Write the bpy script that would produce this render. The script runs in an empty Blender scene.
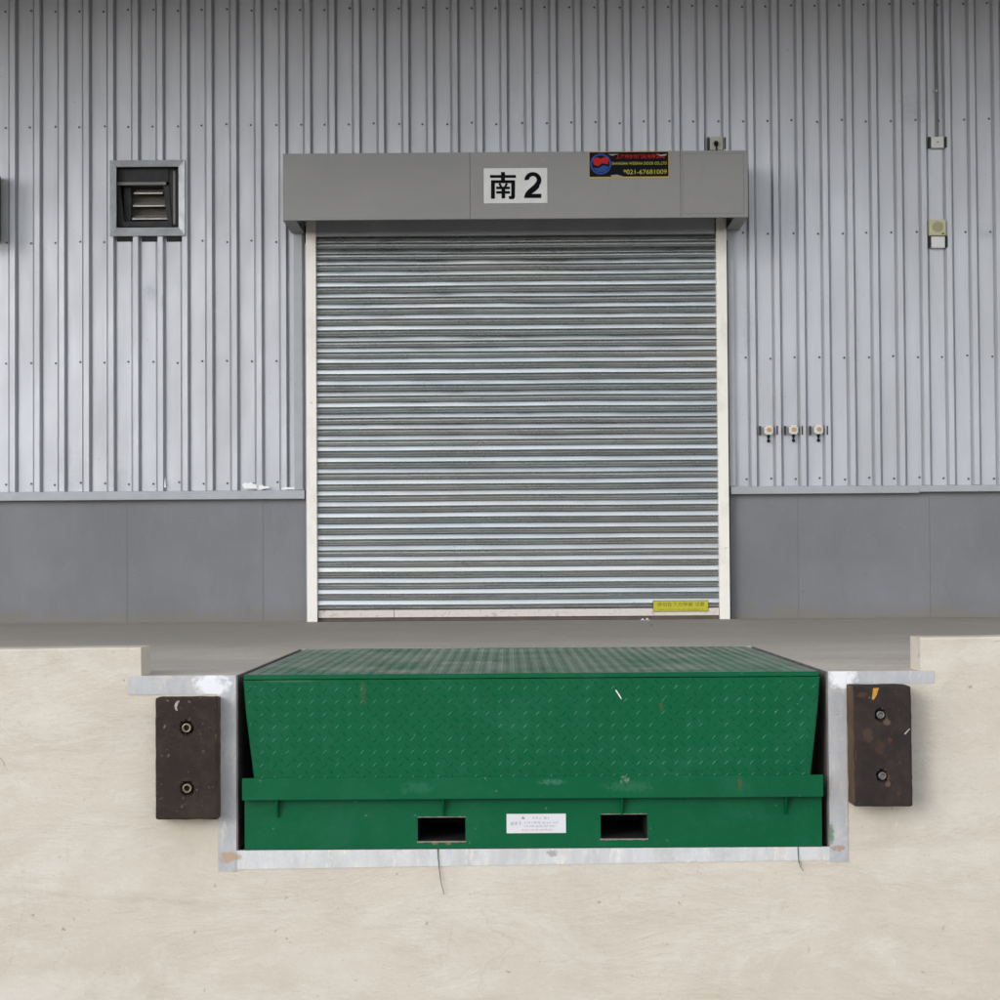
import bpy, bmesh, math, random
from mathutils import Vector, Matrix, noise
random.seed(7)
S = bpy.context.scene
COL = S.collection

# ------------------------------------------------------------------ camera
CX, CH, CD, CF = -0.0876, 0.4209, 8.1809, 2138.48
YAW, PITCH, ROLL = -0.0034, 0.0297, -0.0067
cy_, sy_, cp_, sp_ = math.cos(YAW), math.sin(YAW), math.cos(PITCH), math.sin(PITCH)
FW = Vector((sy_*cp_, cy_*cp_, sp_)); r0 = Vector((cy_, -sy_, 0)); u0 = r0.cross(FW)
RT = r0*math.cos(ROLL) + u0*math.sin(ROLL); UP = -r0*math.sin(ROLL) + u0*math.cos(ROLL)
EYE = Vector((CX, -CD, CH))
cam = bpy.data.cameras.new('camera'); camo = bpy.data.objects.new('camera', cam); COL.objects.link(camo)
M = Matrix((RT, UP, -FW)).transposed().to_4x4(); M.translation = EYE
camo.matrix_world = M
cam.sensor_width = 36; cam.lens = 36*CF/1000; cam.clip_end = 2000; cam.clip_start = 0.1
S.camera = camo

# ------------------------------------------------------------------ world, sun, exposure
SUN_EL, SUN_AZ = math.radians(17), math.radians(34)      # azimuth: to the left of the facade's normal
w = bpy.data.worlds.new('World'); S.world = w; w.use_nodes = True
nt = w.node_tree; nt.nodes.clear()
sky = nt.nodes.new('ShaderNodeTexSky'); sky.sky_type = 'NISHITA'; sky.sun_disc = False
sky.sun_elevation = SUN_EL; sky.air_density = 1.0; sky.dust_density = 0.3; sky.ozone_density = 1.0
bg = nt.nodes.new('ShaderNodeBackground'); out = nt.nodes.new('ShaderNodeOutputWorld')
bg.inputs['Strength'].default_value = 0.15
hs = nt.nodes.new('ShaderNodeHueSaturation')           # thin overcast: most of the colour gone
hs.inputs['Saturation'].default_value = 0.22
nt.links.new(sky.outputs[0], hs.inputs['Color']); tint = nt.nodes.new('ShaderNodeMix'); tint.data_type = 'RGBA'; tint.blend_type = 'MULTIPLY'
tint.inputs['Factor'].default_value = 1.0; tint.inputs['B'].default_value = (0.97, 0.985, 1.03, 1)
nt.links.new(hs.outputs[0], tint.inputs['A']); nt.links.new(tint.outputs['Result'], bg.inputs[0]); nt.links.new(bg.outputs[0], out.inputs[0])
# direction the light comes from: left (-x), front (-y), up
src = Vector((-math.sin(SUN_AZ)*math.cos(SUN_EL), -math.cos(SUN_AZ)*math.cos(SUN_EL), math.sin(SUN_EL)))
sky.sun_rotation = math.atan2(src.x, src.y)             # clockwise from +Y
sun = bpy.data.lights.new('sun', 'SUN'); sun.energy = 0.38; sun.angle = math.radians(18); sun.color = (1.0, 0.97, 0.93)
suno = bpy.data.objects.new('sun', sun); COL.objects.link(suno)
suno.rotation_euler = src.to_track_quat('Z', 'Y').to_euler()
S.view_settings.view_transform = 'Standard'; S.view_settings.look = 'None'
S.view_settings.gamma = 1; S.view_settings.exposure = 0.92
S.render.engine = 'CYCLES'

# ------------------------------------------------------------------ helpers
def at(px, py, Y):
    """point of the plane y=Y seen at photo pixel px,py (photo is 1000 wide)"""
    d = RT*(px-500) + UP*(500-py) + FW*CF
    return EYE + d*((Y-EYE.y)/d.y)
def onfloor(px, py, Z=0.0):
    d = RT*(px-500) + UP*(500-py) + FW*CF
    return EYE + d*((Z-EYE.z)/d.z)

def tag(o, label=None, cat=None, group=None, kind=None):
    if label: o['label'] = label
    if cat: o['category'] = cat
    if group: o['group'] = group
    if kind: o['kind'] = kind
    return o
def thing(name, loc, label, cat, group=None):
    o = bpy.data.objects.new(name, None); o.empty_display_size = 0.1
    COL.objects.link(o); o.location = loc
    return tag(o, label, cat, group)
def obj(name, bm, m, parent=None, smooth=False):
    """bmesh in world coordinates -> one mesh object (child keeps world place)"""
    me = bpy.data.meshes.new(name)
    off = Vector(parent.location) if parent else Vector((0, 0, 0))
    p = parent
    while p is not None and p.parent is not None:
        p = p.parent; off += Vector(p.location)
    bmesh.ops.transform(bm, matrix=Matrix.Translation(-off), verts=bm.verts)
    bm.to_mesh(me); bm.free()
    if smooth:
        for f in me.polygons: f.use_smooth = True
    me.materials.append(m)
    o = bpy.data.objects.new(name, me); COL.objects.link(o)
    if parent: o.parent = parent
    return o
def box(bm, x0, x1, y0, y1, z0, z1, bev=0.0):
    g = bmesh.ops.create_cube(bm, size=1)['verts']
    bmesh.ops.scale(bm, vec=(x1-x0, y1-y0, z1-z0), verts=g)
    bmesh.ops.translate(bm, vec=((x0+x1)/2, (y0+y1)/2, (z0+z1)/2), verts=g)
    if bev > 0:
        es = list({e for v in g for e in v.link_edges})
        bmesh.ops.bevel(bm, geom=es, offset=bev, segments=2, affect='EDGES', profile=0.6)
def prism(bm, pts, y0, y1, axis='y'):
    """polygon pts (a,b) extruded along an axis: y -> (x,z); x -> (y,z); z -> (x,y)"""
    def mk(a, b, t):
        return {'y': (a, t, b), 'x': (t, a, b), 'z': (a, b, t)}[axis]
    A = [bm.verts.new(mk(a, b, y0)) for a, b in pts]; B = [bm.verts.new(mk(a, b, y1)) for a, b in pts]
    fs = [bm.faces.new(A), bm.faces.new(B[::-1])]
    n = len(pts)
    for i in range(n): fs.append(bm.faces.new((A[i], B[i], B[(i+1) % n], A[(i+1) % n])))
    bmesh.ops.recalc_face_normals(bm, faces=fs)
def cyl(bm, a, b, r, seg=16, r2=None, cap=True):
    a = Vector(a); b = Vector(b); d = b-a
    m = Matrix.Translation((a+b)/2) @ d.to_track_quat('Z', 'Y').to_matrix().to_4x4()
    bmesh.ops.create_cone(bm, cap_ends=cap, segments=seg, radius1=r, radius2=r if r2 is None else r2, depth=d.length, matrix=m)
def tube(bm, pts, r, seg=6, r1=None):
    for i in range(len(pts)-1):
        t0 = i/(len(pts)-1); t1 = (i+1)/(len(pts)-1); e = r if r1 is None else r1
        cyl(bm, pts[i], pts[i+1], r+(e-r)*t0, seg, r+(e-r)*t1)
def ring(bm, c, r_out, r_in, y0, y1, seg=24):
    """tube along Y with open bore"""
    vs = []
    for k in range(seg):
        a = 2*math.pi*k/seg; ca, sa = math.cos(a), math.sin(a)
        vs.append([bm.verts.new((c[0]+ca*r, y, c[1]+sa*r)) for r, y in ((r_out, y0), (r_out, y1), (r_in, y1), (r_in, y0))])
    for k in range(seg):
        A, B = vs[k], vs[(k+1) % seg]
        for j in range(4): bm.faces.new((A[j], A[(j+1) % 4], B[(j+1) % 4], B[j]))
    bmesh.ops.recalc_face_normals(bm, faces=bm.faces)

# ------------------------------------------------------------------ materials
class MatB:
    def __init__(s, name, rough=0.5, metal=0.0, spec=0.5):
        s.m = bpy.data.materials.new(name); s.m.use_nodes = True; s.t = s.m.node_tree
        s.b = s.t.nodes['Principled BSDF']
        s.b.inputs['Roughness'].default_value = rough; s.b.inputs['Metallic'].default_value = metal
        s.b.inputs['Specular IOR Level'].default_value = spec
        s.co = s.t.nodes.new('ShaderNodeTexCoord'); s.col = None; s.bump = None
    def n(s, typ, **k):
        q = s.t.nodes.new(typ)
        for a, v in k.items(): setattr(q, a, v)
        return q
    def noise(s, scale, detail=4, rough=0.55, stretch=(1, 1, 1), dist=0.0, off=(0, 0, 0)):
        mp = s.n('ShaderNodeMapping'); mp.inputs['Scale'].default_value = stretch; mp.inputs['Location'].default_value = off
        s.t.links.new(s.co.outputs['Object'], mp.inputs[0])
        q = s.n('ShaderNodeTexNoise'); q.inputs['Scale'].default_value = scale; q.inputs['Detail'].default_value = detail
        q.inputs['Roughness'].default_value = rough; q.inputs['Distortion'].default_value = dist
        s.t.links.new(mp.outputs[0], q.inputs['Vector']); return q.outputs['Fac']
    def ramp(s, fac, a, b, lo=0.0, hi=1.0):
        q = s.n('ShaderNodeMapRange'); q.clamp = True
        for i, v in zip(('From Min', 'From Max', 'To Min', 'To Max'), (a, b, lo, hi)): q.inputs[i].default_value = v
        s.t.links.new(fac, q.inputs['Value']); return q.outputs[0]
    def base(s, c):
        q = s.n('ShaderNodeRGB'); q.outputs[0].default_value = (*c, 1); s.col = q.outputs[0]; return s
    def over(s, fac, c, amount=1.0):
        q = s.n('ShaderNodeMix', data_type='RGBA')
        mu = s.n('ShaderNodeMath', operation='MULTIPLY'); mu.inputs[1].default_value = amount
        s.t.links.new(fac, mu.inputs[0]); s.t.links.new(mu.outputs[0], q.inputs['Factor'])
        s.t.links.new(s.col, q.inputs['A']); q.inputs['B'].default_value = (*c, 1)
        s.col = q.outputs['Result']; return s
    def rough(s, fac, a, b, lo, hi):
        s.t.links.new(s.ramp(fac, a, b, lo, hi), s.b.inputs['Roughness']); return s
    def bmp(s, fac, strength, dist=0.01):
        q = s.n('ShaderNodeBump'); q.inputs['Strength'].default_value = strength; q.inputs['Distance'].default_value = dist
        s.t.links.new(fac, q.inputs['Height'])
        if s.bump: s.t.links.new(s.bump, q.inputs['Normal'])
        s.bump = q.outputs[0]; return s
    def spots(s, scale, thr, off=(0, 0, 0)):
        mp = s.n('ShaderNodeMapping'); mp.inputs['Location'].default_value = off
        s.t.links.new(s.co.outputs['Object'], mp.inputs[0])
        q = s.n('ShaderNodeTexVoronoi'); q.inputs['Scale'].default_value = scale
        dn = s.n('ShaderNodeTexNoise'); dn.inputs['Scale'].default_value = scale*2.5; dn.inputs['Detail'].default_value = 3
        s.t.links.new(mp.outputs[0], dn.inputs['Vector'])
        vm = s.n('ShaderNodeVectorMath', operation='SCALE'); vm.inputs['Scale'].default_value = 0.9/scale; s.t.links.new(dn.outputs['Color'], vm.inputs[0])
        va_ = s.n('ShaderNodeVectorMath', operation='ADD'); s.t.links.new(mp.outputs[0], va_.inputs[0]); s.t.links.new(vm.outputs[0], va_.inputs[1])
        s.t.links.new(va_.outputs[0], q.inputs['Vector'])
        # random cell subset, small radius
        sep = s.n('ShaderNodeSeparateColor'); s.t.links.new(q.outputs['Color'], sep.inputs[0])
        a = s.ramp(sep.outputs[0], thr, thr+0.02); d = s.ramp(q.outputs['Distance'], 0.06, 0.20, 1, 0)
        mu = s.n('ShaderNodeMath', operation='MULTIPLY'); s.t.links.new(a, mu.inputs[0]); s.t.links.new(d, mu.inputs[1])
        return mu.outputs[0]
    def blob(s, x, z, rx, rz, soft=0.35, wob=0.5):
        """irregular patch at object x,z: stain or smear with a shape of its own"""
        sep = s.n('ShaderNodeSeparateXYZ'); s.t.links.new(s.co.outputs['Object'], sep.inputs[0])
        def lin(sock, c, r):
            a = s.n('ShaderNodeMath', operation='SUBTRACT'); s.t.links.new(sock, a.inputs[0]); a.inputs[1].default_value = c
            b = s.n('ShaderNodeMath', operation='DIVIDE'); s.t.links.new(a.outputs[0], b.inputs[0]); b.inputs[1].default_value = r
            p = s.n('ShaderNodeMath', operation='POWER'); s.t.links.new(b.outputs[0], p.inputs[0]); p.inputs[1].default_value = 2
            return p.outputs[0]
        ad = s.n('ShaderNodeMath', operation='ADD'); s.t.links.new(lin(sep.outputs[0], x, rx), ad.inputs[0]); s.t.links.new(lin(sep.outputs[2], z, rz), ad.inputs[1])
        nz = s.noise(max(22, 1.1/min(rx, rz)), 5, 0.65)
        sc = s.n('ShaderNodeMath', operation='MULTIPLY_ADD'); s.t.links.new(nz, sc.inputs[0]); sc.inputs[1].default_value = 7*wob; s.t.links.new(ad.outputs[0], sc.inputs[2])
        return s.ramp(sc.outputs[0], 0.8+3.5*wob-soft, 0.8+3.5*wob+soft, 1, 0)
    def done(s):
        if s.col is not None: s.t.links.new(s.col, s.b.inputs['Base Color'])
        if s.bump: s.t.links.new(s.bump, s.b.inputs['Normal'])
        return s.m
def simple(name, c, rough=0.5, metal=0.0, var=0.12, scale=14, spec=0.5):
    q = MatB(name, rough, metal, spec).base(c)
    q.over(q.ramp(q.noise(scale), 0.35, 0.7), tuple(v*(1-var*2) for v in c), 0.8)
    q.rough(q.noise(scale*1.7, off=(3, 1, 2)), 0.3, 0.7, max(0.05, rough-0.08), min(1, rough+0.1))
    return q.done()

Yw = 7.64                      # pan of the wall cladding
# cladding
q = MatB('painted_sheet', 0.45, 0.35, 0.45).base((0.515, 0.525, 0.555))
q.over(q.ramp(q.noise(1.2, 5, 0.6, (1, 1, 0.35)), 0.4, 0.7), (0.42, 0.425, 0.44), 0.6)
q.over(q.ramp(q.noise(9, 6, 0.7, (1, 1, 0.06)), 0.5, 0.8), (0.36, 0.36, 0.355), 0.5)
q.over(q.ramp(q.noise(26, 6, 0.7, (1, 1, 0.5)), 0.66, 0.8), (0.56, 0.565, 0.575), 0.45)
q.over(q.ramp(q.noise(40, 7, 0.8, (1, 1, 0.12), off=(6, 0, 2)), 0.60, 0.74), (0.30, 0.29, 0.27), 0.35)
for (bx, by, rx_, rz_, am) in ((150, 292, 0.05, 0.05, 0.5), (163, 303, 0.02, 0.05, 0.4), (75, 470, 0.10, 0.16, 0.35), (120, 480, 0.05, 0.12, 0.35), (912, 110, 0.12, 0.10, 0.3), (985, 232, 0.06, 0.06, 0.4), (748, 330, 0.05, 0.2, 0.25)):
    bp_ = at(bx, by, Yw); q.over(q.blob(bp_.x, bp_.z, rx_, rz_, 0.9, 1.0), (0.33, 0.34, 0.355), am)
q.over(q.spots(22, 0.93), (0.2, 0.17, 0.14), 0.35)
q.bmp(q.noise(1.8, 3, 0.5, (1, 1, 0.6)), 0.5, 0.04)
q.rough(q.noise(4, 5, 0.6, (1, 1, 0.3)), 0.3, 0.7, 0.38, 0.55)
M_CLAD = q.done()
q = MatB('grey_wall_paint', 0.7, 0, 0.35).base((0.212, 0.215, 0.228))
q.over(q.ramp(q.noise(0.9, 5, 0.6), 0.4, 0.65), (0.17, 0.172, 0.18), 0.8)
q.over(q.ramp(q.noise(5, 6, 0.7, (1, 1, 0.3), off=(4, 0, 0)), 0.55, 0.75), (0.235, 0.235, 0.235), 0.5)
q.over(q.ramp(q.noise(2.5, 9, 0.8, (1.2, 1, 0.35), dist=0.5, off=(9, 0, 3)), 0.54, 0.66), (0.17, 0.17, 0.175), 0.55)
q.over(q.ramp(q.noise(18, 8, 0.8, (1, 1, 0.7)), 0.56, 0.70), (0.25, 0.25, 0.25), 0.35)
sep = q.n('ShaderNodeSeparateXYZ'); q.t.links.new(q.co.outputs['Object'], sep.inputs[0])
ad = q.n('ShaderNodeMath', operation='MULTIPLY_ADD'); q.t.links.new(q.noise(6, 7, 0.75), ad.inputs[0]); ad.inputs[1].default_value = -0.32; q.t.links.new(sep.outputs[2], ad.inputs[2])
q.over(q.ramp(ad.outputs[0], -0.14, -0.04, 1, 0), (0.21, 0.185, 0.15), 0.6)      # splash dirt with a ragged edge
q.over(q.spots(30, 0.95), (0.33, 0.32, 0.3), 0.5); q.over(q.spots(17, 0.96, (3, 0, 1)), (0.10, 0.10, 0.10), 0.5)
q.bmp(q.noise(180, 3, 0.6), 0.12, 0.002).bmp(q.noise(1.5, 3), 0.2, 0.02)
M_PLINTH = q.done()
M_FLASH = simple('folded_flashing', (0.38, 0.395, 0.41), 0.42, 0, 0.08, 6)
# concrete of the dock face
q = MatB('dock_concrete', 0.85, 0, 0.2).base((0.72, 0.645, 0.54))
q.over(q.ramp(q.noise(1.4, 9, 0.7, (0.9, 1, 1.1), dist=0.3), 0.42, 0.62), (0.63, 0.555, 0.45), 0.7)
q.over(q.ramp(q.noise(2.4, 9, 0.75, (0.7, 1, 1.3), dist=0.4, off=(2, 0, 5)), 0.48, 0.62), (0.77, 0.71, 0.62), 0.7)
q.over(q.ramp(q.noise(2.0, 9, 0.78, (0.35, 1, 2.2), dist=0.3, off=(6, 0, 5)), 0.54, 0.64), (0.56, 0.48, 0.375), 0.4)
q.over(q.ramp(q.noise(5.5, 10, 0.8, (0.9, 1, 1.0), dist=0.9, off=(3, 0, 8)), 0.56, 0.66), (0.64, 0.58, 0.49), 0.6)
q.over(q.ramp(q.noise(7, 11, 0.82, (0.6, 1, 1.6), dist=1.6, off=(1, 3, 9)), 0.615, 0.66), (0.38, 0.32, 0.25), 0.55)
q.over(q.ramp(q.noise(11, 10, 0.82, (1.2, 1, 0.8), dist=1.0, off=(5, 3, 2)), 0.62, 0.68), (0.80, 0.755, 0.68), 0.7)
q.over(q.spots(26, 0.93), (0.28, 0.235, 0.19), 0.7)
q.over(q.spots(60, 0.92, (2, 2, 2)), (0.34, 0.28, 0.22), 0.6)
q.over(q.spots(11, 0.955, (4, 0, 2)), (0.34, 0.29, 0.23), 0.65)
# hairline cracks
vo = q.n('ShaderNodeTexVoronoi'); vo.feature = 'DISTANCE_TO_EDGE'; vo.inputs['Scale'].default_value = 1.7
nn = q.n('ShaderNodeTexNoise'); nn.inputs['Scale'].default_value = 3.0; nn.inputs['Detail'].default_value = 8; q.t.links.new(q.co.outputs['Object'], nn.inputs['Vector'])
vm = q.n('ShaderNodeVectorMath', operation='SCALE'); vm.inputs['Scale'].default_value = 0.35; q.t.links.new(nn.outputs['Color'], vm.inputs[0])
vv = q.n('ShaderNodeVectorMath', operation='ADD'); q.t.links.new(q.co.outputs['Object'], vv.inputs[0]); q.t.links.new(vm.outputs[0], vv.inputs[1]); q.t.links.new(vv.outputs[0], vo.inputs['Vector'])
mk = q.n('ShaderNodeMath', operation='MULTIPLY'); q.t.links.new(q.ramp(vo.outputs['Distance'], 0.0, 0.006, 1, 0), mk.inputs[0]); q.t.links.new(q.ramp(q.noise(2.2, 3, 0.5, off=(4, 4, 4)), 0.53, 0.60), mk.inputs[1])
q.over(mk.outputs[0], (0.50, 0.43, 0.35), 0.3)
q.over(q.ramp(q.noise(90, 6, 0.8), 0.55, 0.75), (0.47, 0.40, 0.32), 0.5)
q.bmp(q.noise(3.0, 8, 0.7, (0.6, 1, 1.3), dist=0.4), 0.55, 0.03).bmp(q.noise(70, 7, 0.8), 0.5, 0.005)
q.bmp(q.ramp(q.noise(7, 11, 0.82, (0.6, 1, 1.6), dist=1.6, off=(1, 3, 9)), 0.6, 0.66), -0.5, 0.008)
q.bmp(q.spots(26, 0.93), -0.7, 0.008)
M_CONC = q.done()
q = MatB('dock_floor_concrete', 0.8, 0, 0.3).base((0.74, 0.655, 0.535))
q.over(q.ramp(q.noise(0.7, 6, 0.65), 0.4, 0.65), (0.43, 0.395, 0.35), 0.8)
q.over(q.ramp(q.noise(4, 7, 0.7, (0.3, 1.5, 1)), 0.5, 0.7), (0.55, 0.51, 0.46), 0.5)
sep = q.n('ShaderNodeSeparateXYZ'); q.t.links.new(q.co.outputs['Object'], sep.inputs[0])
ad = q.n('ShaderNodeMath', operation='MULTIPLY_ADD'); q.t.links.new(q.noise(0.8, 5, 0.6, off=(9, 2, 0)), ad.inputs[0]); ad.inputs[1].default_value = 3.0; q.t.links.new(sep.outputs[1], ad.inputs[2])
q.over(q.ramp(ad.outputs[0], 1.6, 5.5), (0.40, 0.365, 0.31), 0.85)  # shade painted into the floor: darker towards the wall
q.over(q.spots(9, 0.93), (0.14, 0.12, 0.1), 0.7)
q.over(q.ramp(q.noise(38, 8, 0.85, (1, 0.3, 1)), 0.5, 0.66), (0.36, 0.32, 0.27), 0.5)
q.over(q.ramp(q.noise(120, 6, 0.85, (1, 0.25, 1)), 0.55, 0.7), (0.80, 0.74, 0.65), 0.35)
q.over(q.ramp(q.noise(1.6, 8, 0.7, (2.2, 0.25, 1), off=(3, 8, 0)), 0.52, 0.66), (0.50, 0.45, 0.385), 0.5)
q.over(q.spots(25, 0.94, (2, 1, 0)), (0.16, 0.13, 0.11), 0.7)
q.bmp(q.noise(60, 6, 0.8), 0.35, 0.004)
M_FLOOR = q.done()
q = MatB("yard_asphalt", 0.9, 0, 0.3).base((0.10, 0.097, 0.09))
q.over(q.ramp(q.noise(0.3, 6), 0.4, 0.6), (0.075, 0.073, 0.07), 0.8)
q.bmp(q.noise(60, 3), 0.4, 0.01)
M_ASPH = q.done()
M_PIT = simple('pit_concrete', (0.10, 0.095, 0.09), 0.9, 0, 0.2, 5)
# galvanised shutter
q = MatB('galvanised_slat', 0.26, 0.95, 0.5).base((0.43, 0.45, 0.448))
q.over(q.ramp(q.noise(5, 6, 0.7, (0.25, 1, 2.5)), 0.45, 0.7), (0.34, 0.355, 0.35), 0.6)
q.over(q.ramp(q.noise(16, 7, 0.75, (0.3, 1, 6), off=(5, 0, 2)), 0.6, 0.72), (0.26, 0.255, 0.24), 0.3)
q.over(q.spots(28, 0.95), (0.12, 0.11, 0.10), 0.6)
q.over(q.ramp(q.noise(1.1, 5, 0.6, (0.5, 1, 3), off=(2, 2, 7)), 0.45, 0.62), (0.47, 0.455, 0.42), 0.5)
q.rough(q.noise(8, 5, 0.7, (0.3, 1, 2)), 0.3, 0.7, 0.2, 0.4)
M_SLAT = q.done()
q = MatB("cream_rail_paint", 0.45, 0.0, 0.5).base((0.86, 0.825, 0.75))
q.over(q.ramp(q.noise(7, 6, 0.7, (1, 1, 0.5)), 0.5, 0.75), (0.58, 0.54, 0.48), 0.6)
q.over(q.spots(18, 0.9), (0.30, 0.24, 0.18), 0.6)
M_RAIL = q.done()
q = MatB('hood_steel', 0.5, 0.0, 0.4).base((0.245, 0.241, 0.232))
q.over(q.ramp(q.noise(2, 5, 0.6, (0.4, 1, 1)), 0.4, 0.7), (0.205, 0.202, 0.197), 0.7)
q.over(q.ramp(q.noise(30, 5, 0.7, (1, 1, 0.3)), 0.62, 0.75), (0.20, 0.19, 0.175), 0.3)
q.over(q.ramp(q.noise(12, 8, 0.8, (1.6, 1, 0.12), off=(3, 0, 9)), 0.58, 0.70), (0.19, 0.185, 0.17), 0.3)
q.over(q.spots(20, 0.95), (0.33, 0.33, 0.32), 0.4)
q.bmp(q.noise(1.3, 3, 0.5), 0.6, 0.04)
M_HOOD = q.done()
M_HDARK = simple('dark_header_steel', (0.16, 0.165, 0.155), 0.5, 0.3, 0.15, 8)
# green paint
def green(name, c, dust=0.0, rough=0.42, spec=0.13):
    q = MatB(name, rough, 0, spec).base(c)
    q.over(q.ramp(q.noise(1.7, 5, 0.6), 0.4, 0.7), (c[0]*1.6, c[1]*0.8, c[2]*0.85), 0.6)
    q.over(q.ramp(q.noise(6, 7, 0.75, off=(3, 2, 1)), 0.6, 0.75), (c[0]*3+0.01, c[1]*1.2, c[2]*1.5), 0.3)
    if dust:
        q.over(q.ramp(q.noise(3, 7, 0.7, (1, 0.5, 1)), 0.35, 0.62), (0.27, 0.30, 0.255), dust)
        q.over(q.ramp(q.noise(2, 7, 0.75, (1, 3, 1), off=(3, 1, 0)), 0.55, 0.68), (0.42, 0.38, 0.30), dust)
    if not dust:
        for (bx, by, rx_, rz_, cc, am) in ((363, 694, 0.012, 0.045, (0.12, 0.11, 0.06), 0.3), (661, 706, 0.009, 0.014, (0.13, 0.09, 0.05), 0.4), (739, 783, 0.007, 0.022, (0.16, 0.06, 0.02), 0.65),
                                          (417, 787, 0.06, 0.025, (0.03, 0.17, 0.09), 0.5), (552, 781, 0.05, 0.01, (0.08, 0.24, 0.15), 0.5), (628, 785, 0.09, 0.02, (0.04, 0.17, 0.09), 0.5),
                                          (435, 843.5, 0.012, 0.006, (0.35, 0.2, 0.08), 0.8), (448, 843.5, 0.012, 0.006, (0.35, 0.2, 0.08), 0.8), (290, 681, 0.10, 0.004, (0.12, 0.28, 0.18), 0.4)):
            bp_ = at(bx, by, -0.01); q.over(q.blob(bp_.x, bp_.z+0.665, rx_, rz_, 0.6, 0.9), cc, am)
    q.over(q.ramp(q.noise(3.2, 9, 0.8, (1, 1, 1.2), dist=0.5, off=(4, 4, 1)), 0.50, 0.62), (c[0]*6+0.012, c[1]*1.22, c[2]*1.75), 0.35)
    q.over(q.ramp(q.noise(14, 9, 0.82, (1, 1, 0.8), off=(2, 7, 1)), 0.57, 0.68), (c[0]*8+0.02, c[1]*1.35, c[2]*2.1), 0.35)
    q.over(q.ramp(q.noise(10, 9, 0.85, (2.2, 1, 0.35), off=(8, 1, 1)), 0.60, 0.68), (0.03, 0.07, 0.035), 0.4)
    q.over(q.spots(48, 0.95, (4, 1, 4)), (0.22, 0.33, 0.25), 0.5)
    q.over(q.spots(13, 0.955, (1, 2, 3)), (0.35, 0.40, 0.33), 0.55)
    q.over(q.spots(9, 0.965, (5, 1, 3)), (0.16, 0.07, 0.03), 0.7)
    q.bmp(q.noise(1.4, 3), 0.25, 0.02).bmp(q.noise(120, 3, 0.6), 0.06, 0.002)
    q.rough(q.noise(5, 6, 0.7), 0.3, 0.7, rough-0.08, rough+0.16)
    return q
M_GREEN = green('green_paint', (0.0010, 0.115, 0.040)).done()
M_GDECK = green('green_worn_deck', (0.03, 0.14, 0.075), 0.75, 0.4, 0.5).done()
def galv(name, c):
    q = MatB(name, 0.55, 0.15, 0.4).base(c)
    q.over(q.ramp(q.noise(5, 8, 0.72, (1.4, 1, 0.5)), 0.42, 0.62), tuple(v*0.80 for v in c), 0.9)
    q.over(q.ramp(q.noise(16, 9, 0.78, (1.5, 1, 0.5), off=(3, 3, 3)), 0.54, 0.64), (c[0]*1.25, c[1]*1.18, c[2]*1.04), 0.85)
    q.over(q.ramp(q.noise(8, 10, 0.82, (1, 1, 1.5), dist=1.2, off=(6, 1, 4)), 0.54, 0.62), (0.70, 0.63, 0.53), 0.6)
    q.over(q.ramp(q.noise(11, 9, 0.8, (0.5, 1, 1.6), dist=1, off=(8, 3, 3)), 0.60, 0.66), tuple(v*0.5 for v in c), 0.7)
    q.over(q.ramp(q.noise(45, 6, 0.75, (1, 1, 0.35)), 0.6, 0.7), tuple(v*0.7 for v in c), 0.4)
    return q
q = galv('galvanised_frame', (0.54, 0.54, 0.545))
a = at(212, 684, 0); q.over(q.blob(a.x, a.z, 0.07, 0.045), (0.86, 0.87, 0.88))
a = at(842, 676, 0); q.over(q.blob(a.x, a.z, 0.055, 0.05), (0.88, 0.88, 0.88))
a = at(229, 857, 0); q.over(q.blob(a.x, a.z, 0.045, 0.022), (0.50, 0.30, 0.16), 0.7)
a = at(838, 848, 0); q.over(q.blob(a.x, a.z, 0.03, 0.012), (0.42, 0.22, 0.12), 0.65)
a = at(831, 834, 0); q.over(q.blob(a.x, a.z, 0.012, 0.04), (0.05, 0.20, 0.08), 0.7)
a = at(552, 853, 0); q.over(q.blob(a.x, a.z, 0.022, 0.015), (0.30, 0.30, 0.30), 0.7)
q.bmp(q.noise(25, 6, 0.7), 0.25, 0.006)
M_GALV = q.done()
q = galv('whitewashed_sill', (0.72, 0.715, 0.705))
q.bmp(q.noise(25, 6, 0.7), 0.25, 0.006)
a = at(212, 684, 0); q.over(q.blob(a.x, a.z, 0.07, 0.045), (0.86, 0.87, 0.88))
a = at(842, 676, 0); q.over(q.blob(a.x, a.z, 0.055, 0.05), (0.88, 0.88, 0.88))
a = at(229, 857, 0); q.over(q.blob(a.x, a.z, 0.045, 0.022), (0.50, 0.30, 0.16), 0.7)
a = at(838, 848, 0); q.over(q.blob(a.x, a.z, 0.03, 0.012), (0.42, 0.22, 0.12), 0.65)
a = at(831, 834, 0); q.over(q.blob(a.x, a.z, 0.012, 0.04), (0.05, 0.20, 0.08), 0.7)
a = at(552, 853, 0); q.over(q.blob(a.x, a.z, 0.022, 0.015), (0.30, 0.30, 0.30), 0.7)
q.bmp(q.noise(25, 6, 0.7), 0.25, 0.006)
M_SILL = q.done()
M_GAP = simple('dusty_pit_steel', (0.22, 0.20, 0.18), 0.7, 0.1, 0.25, 8)
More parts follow.
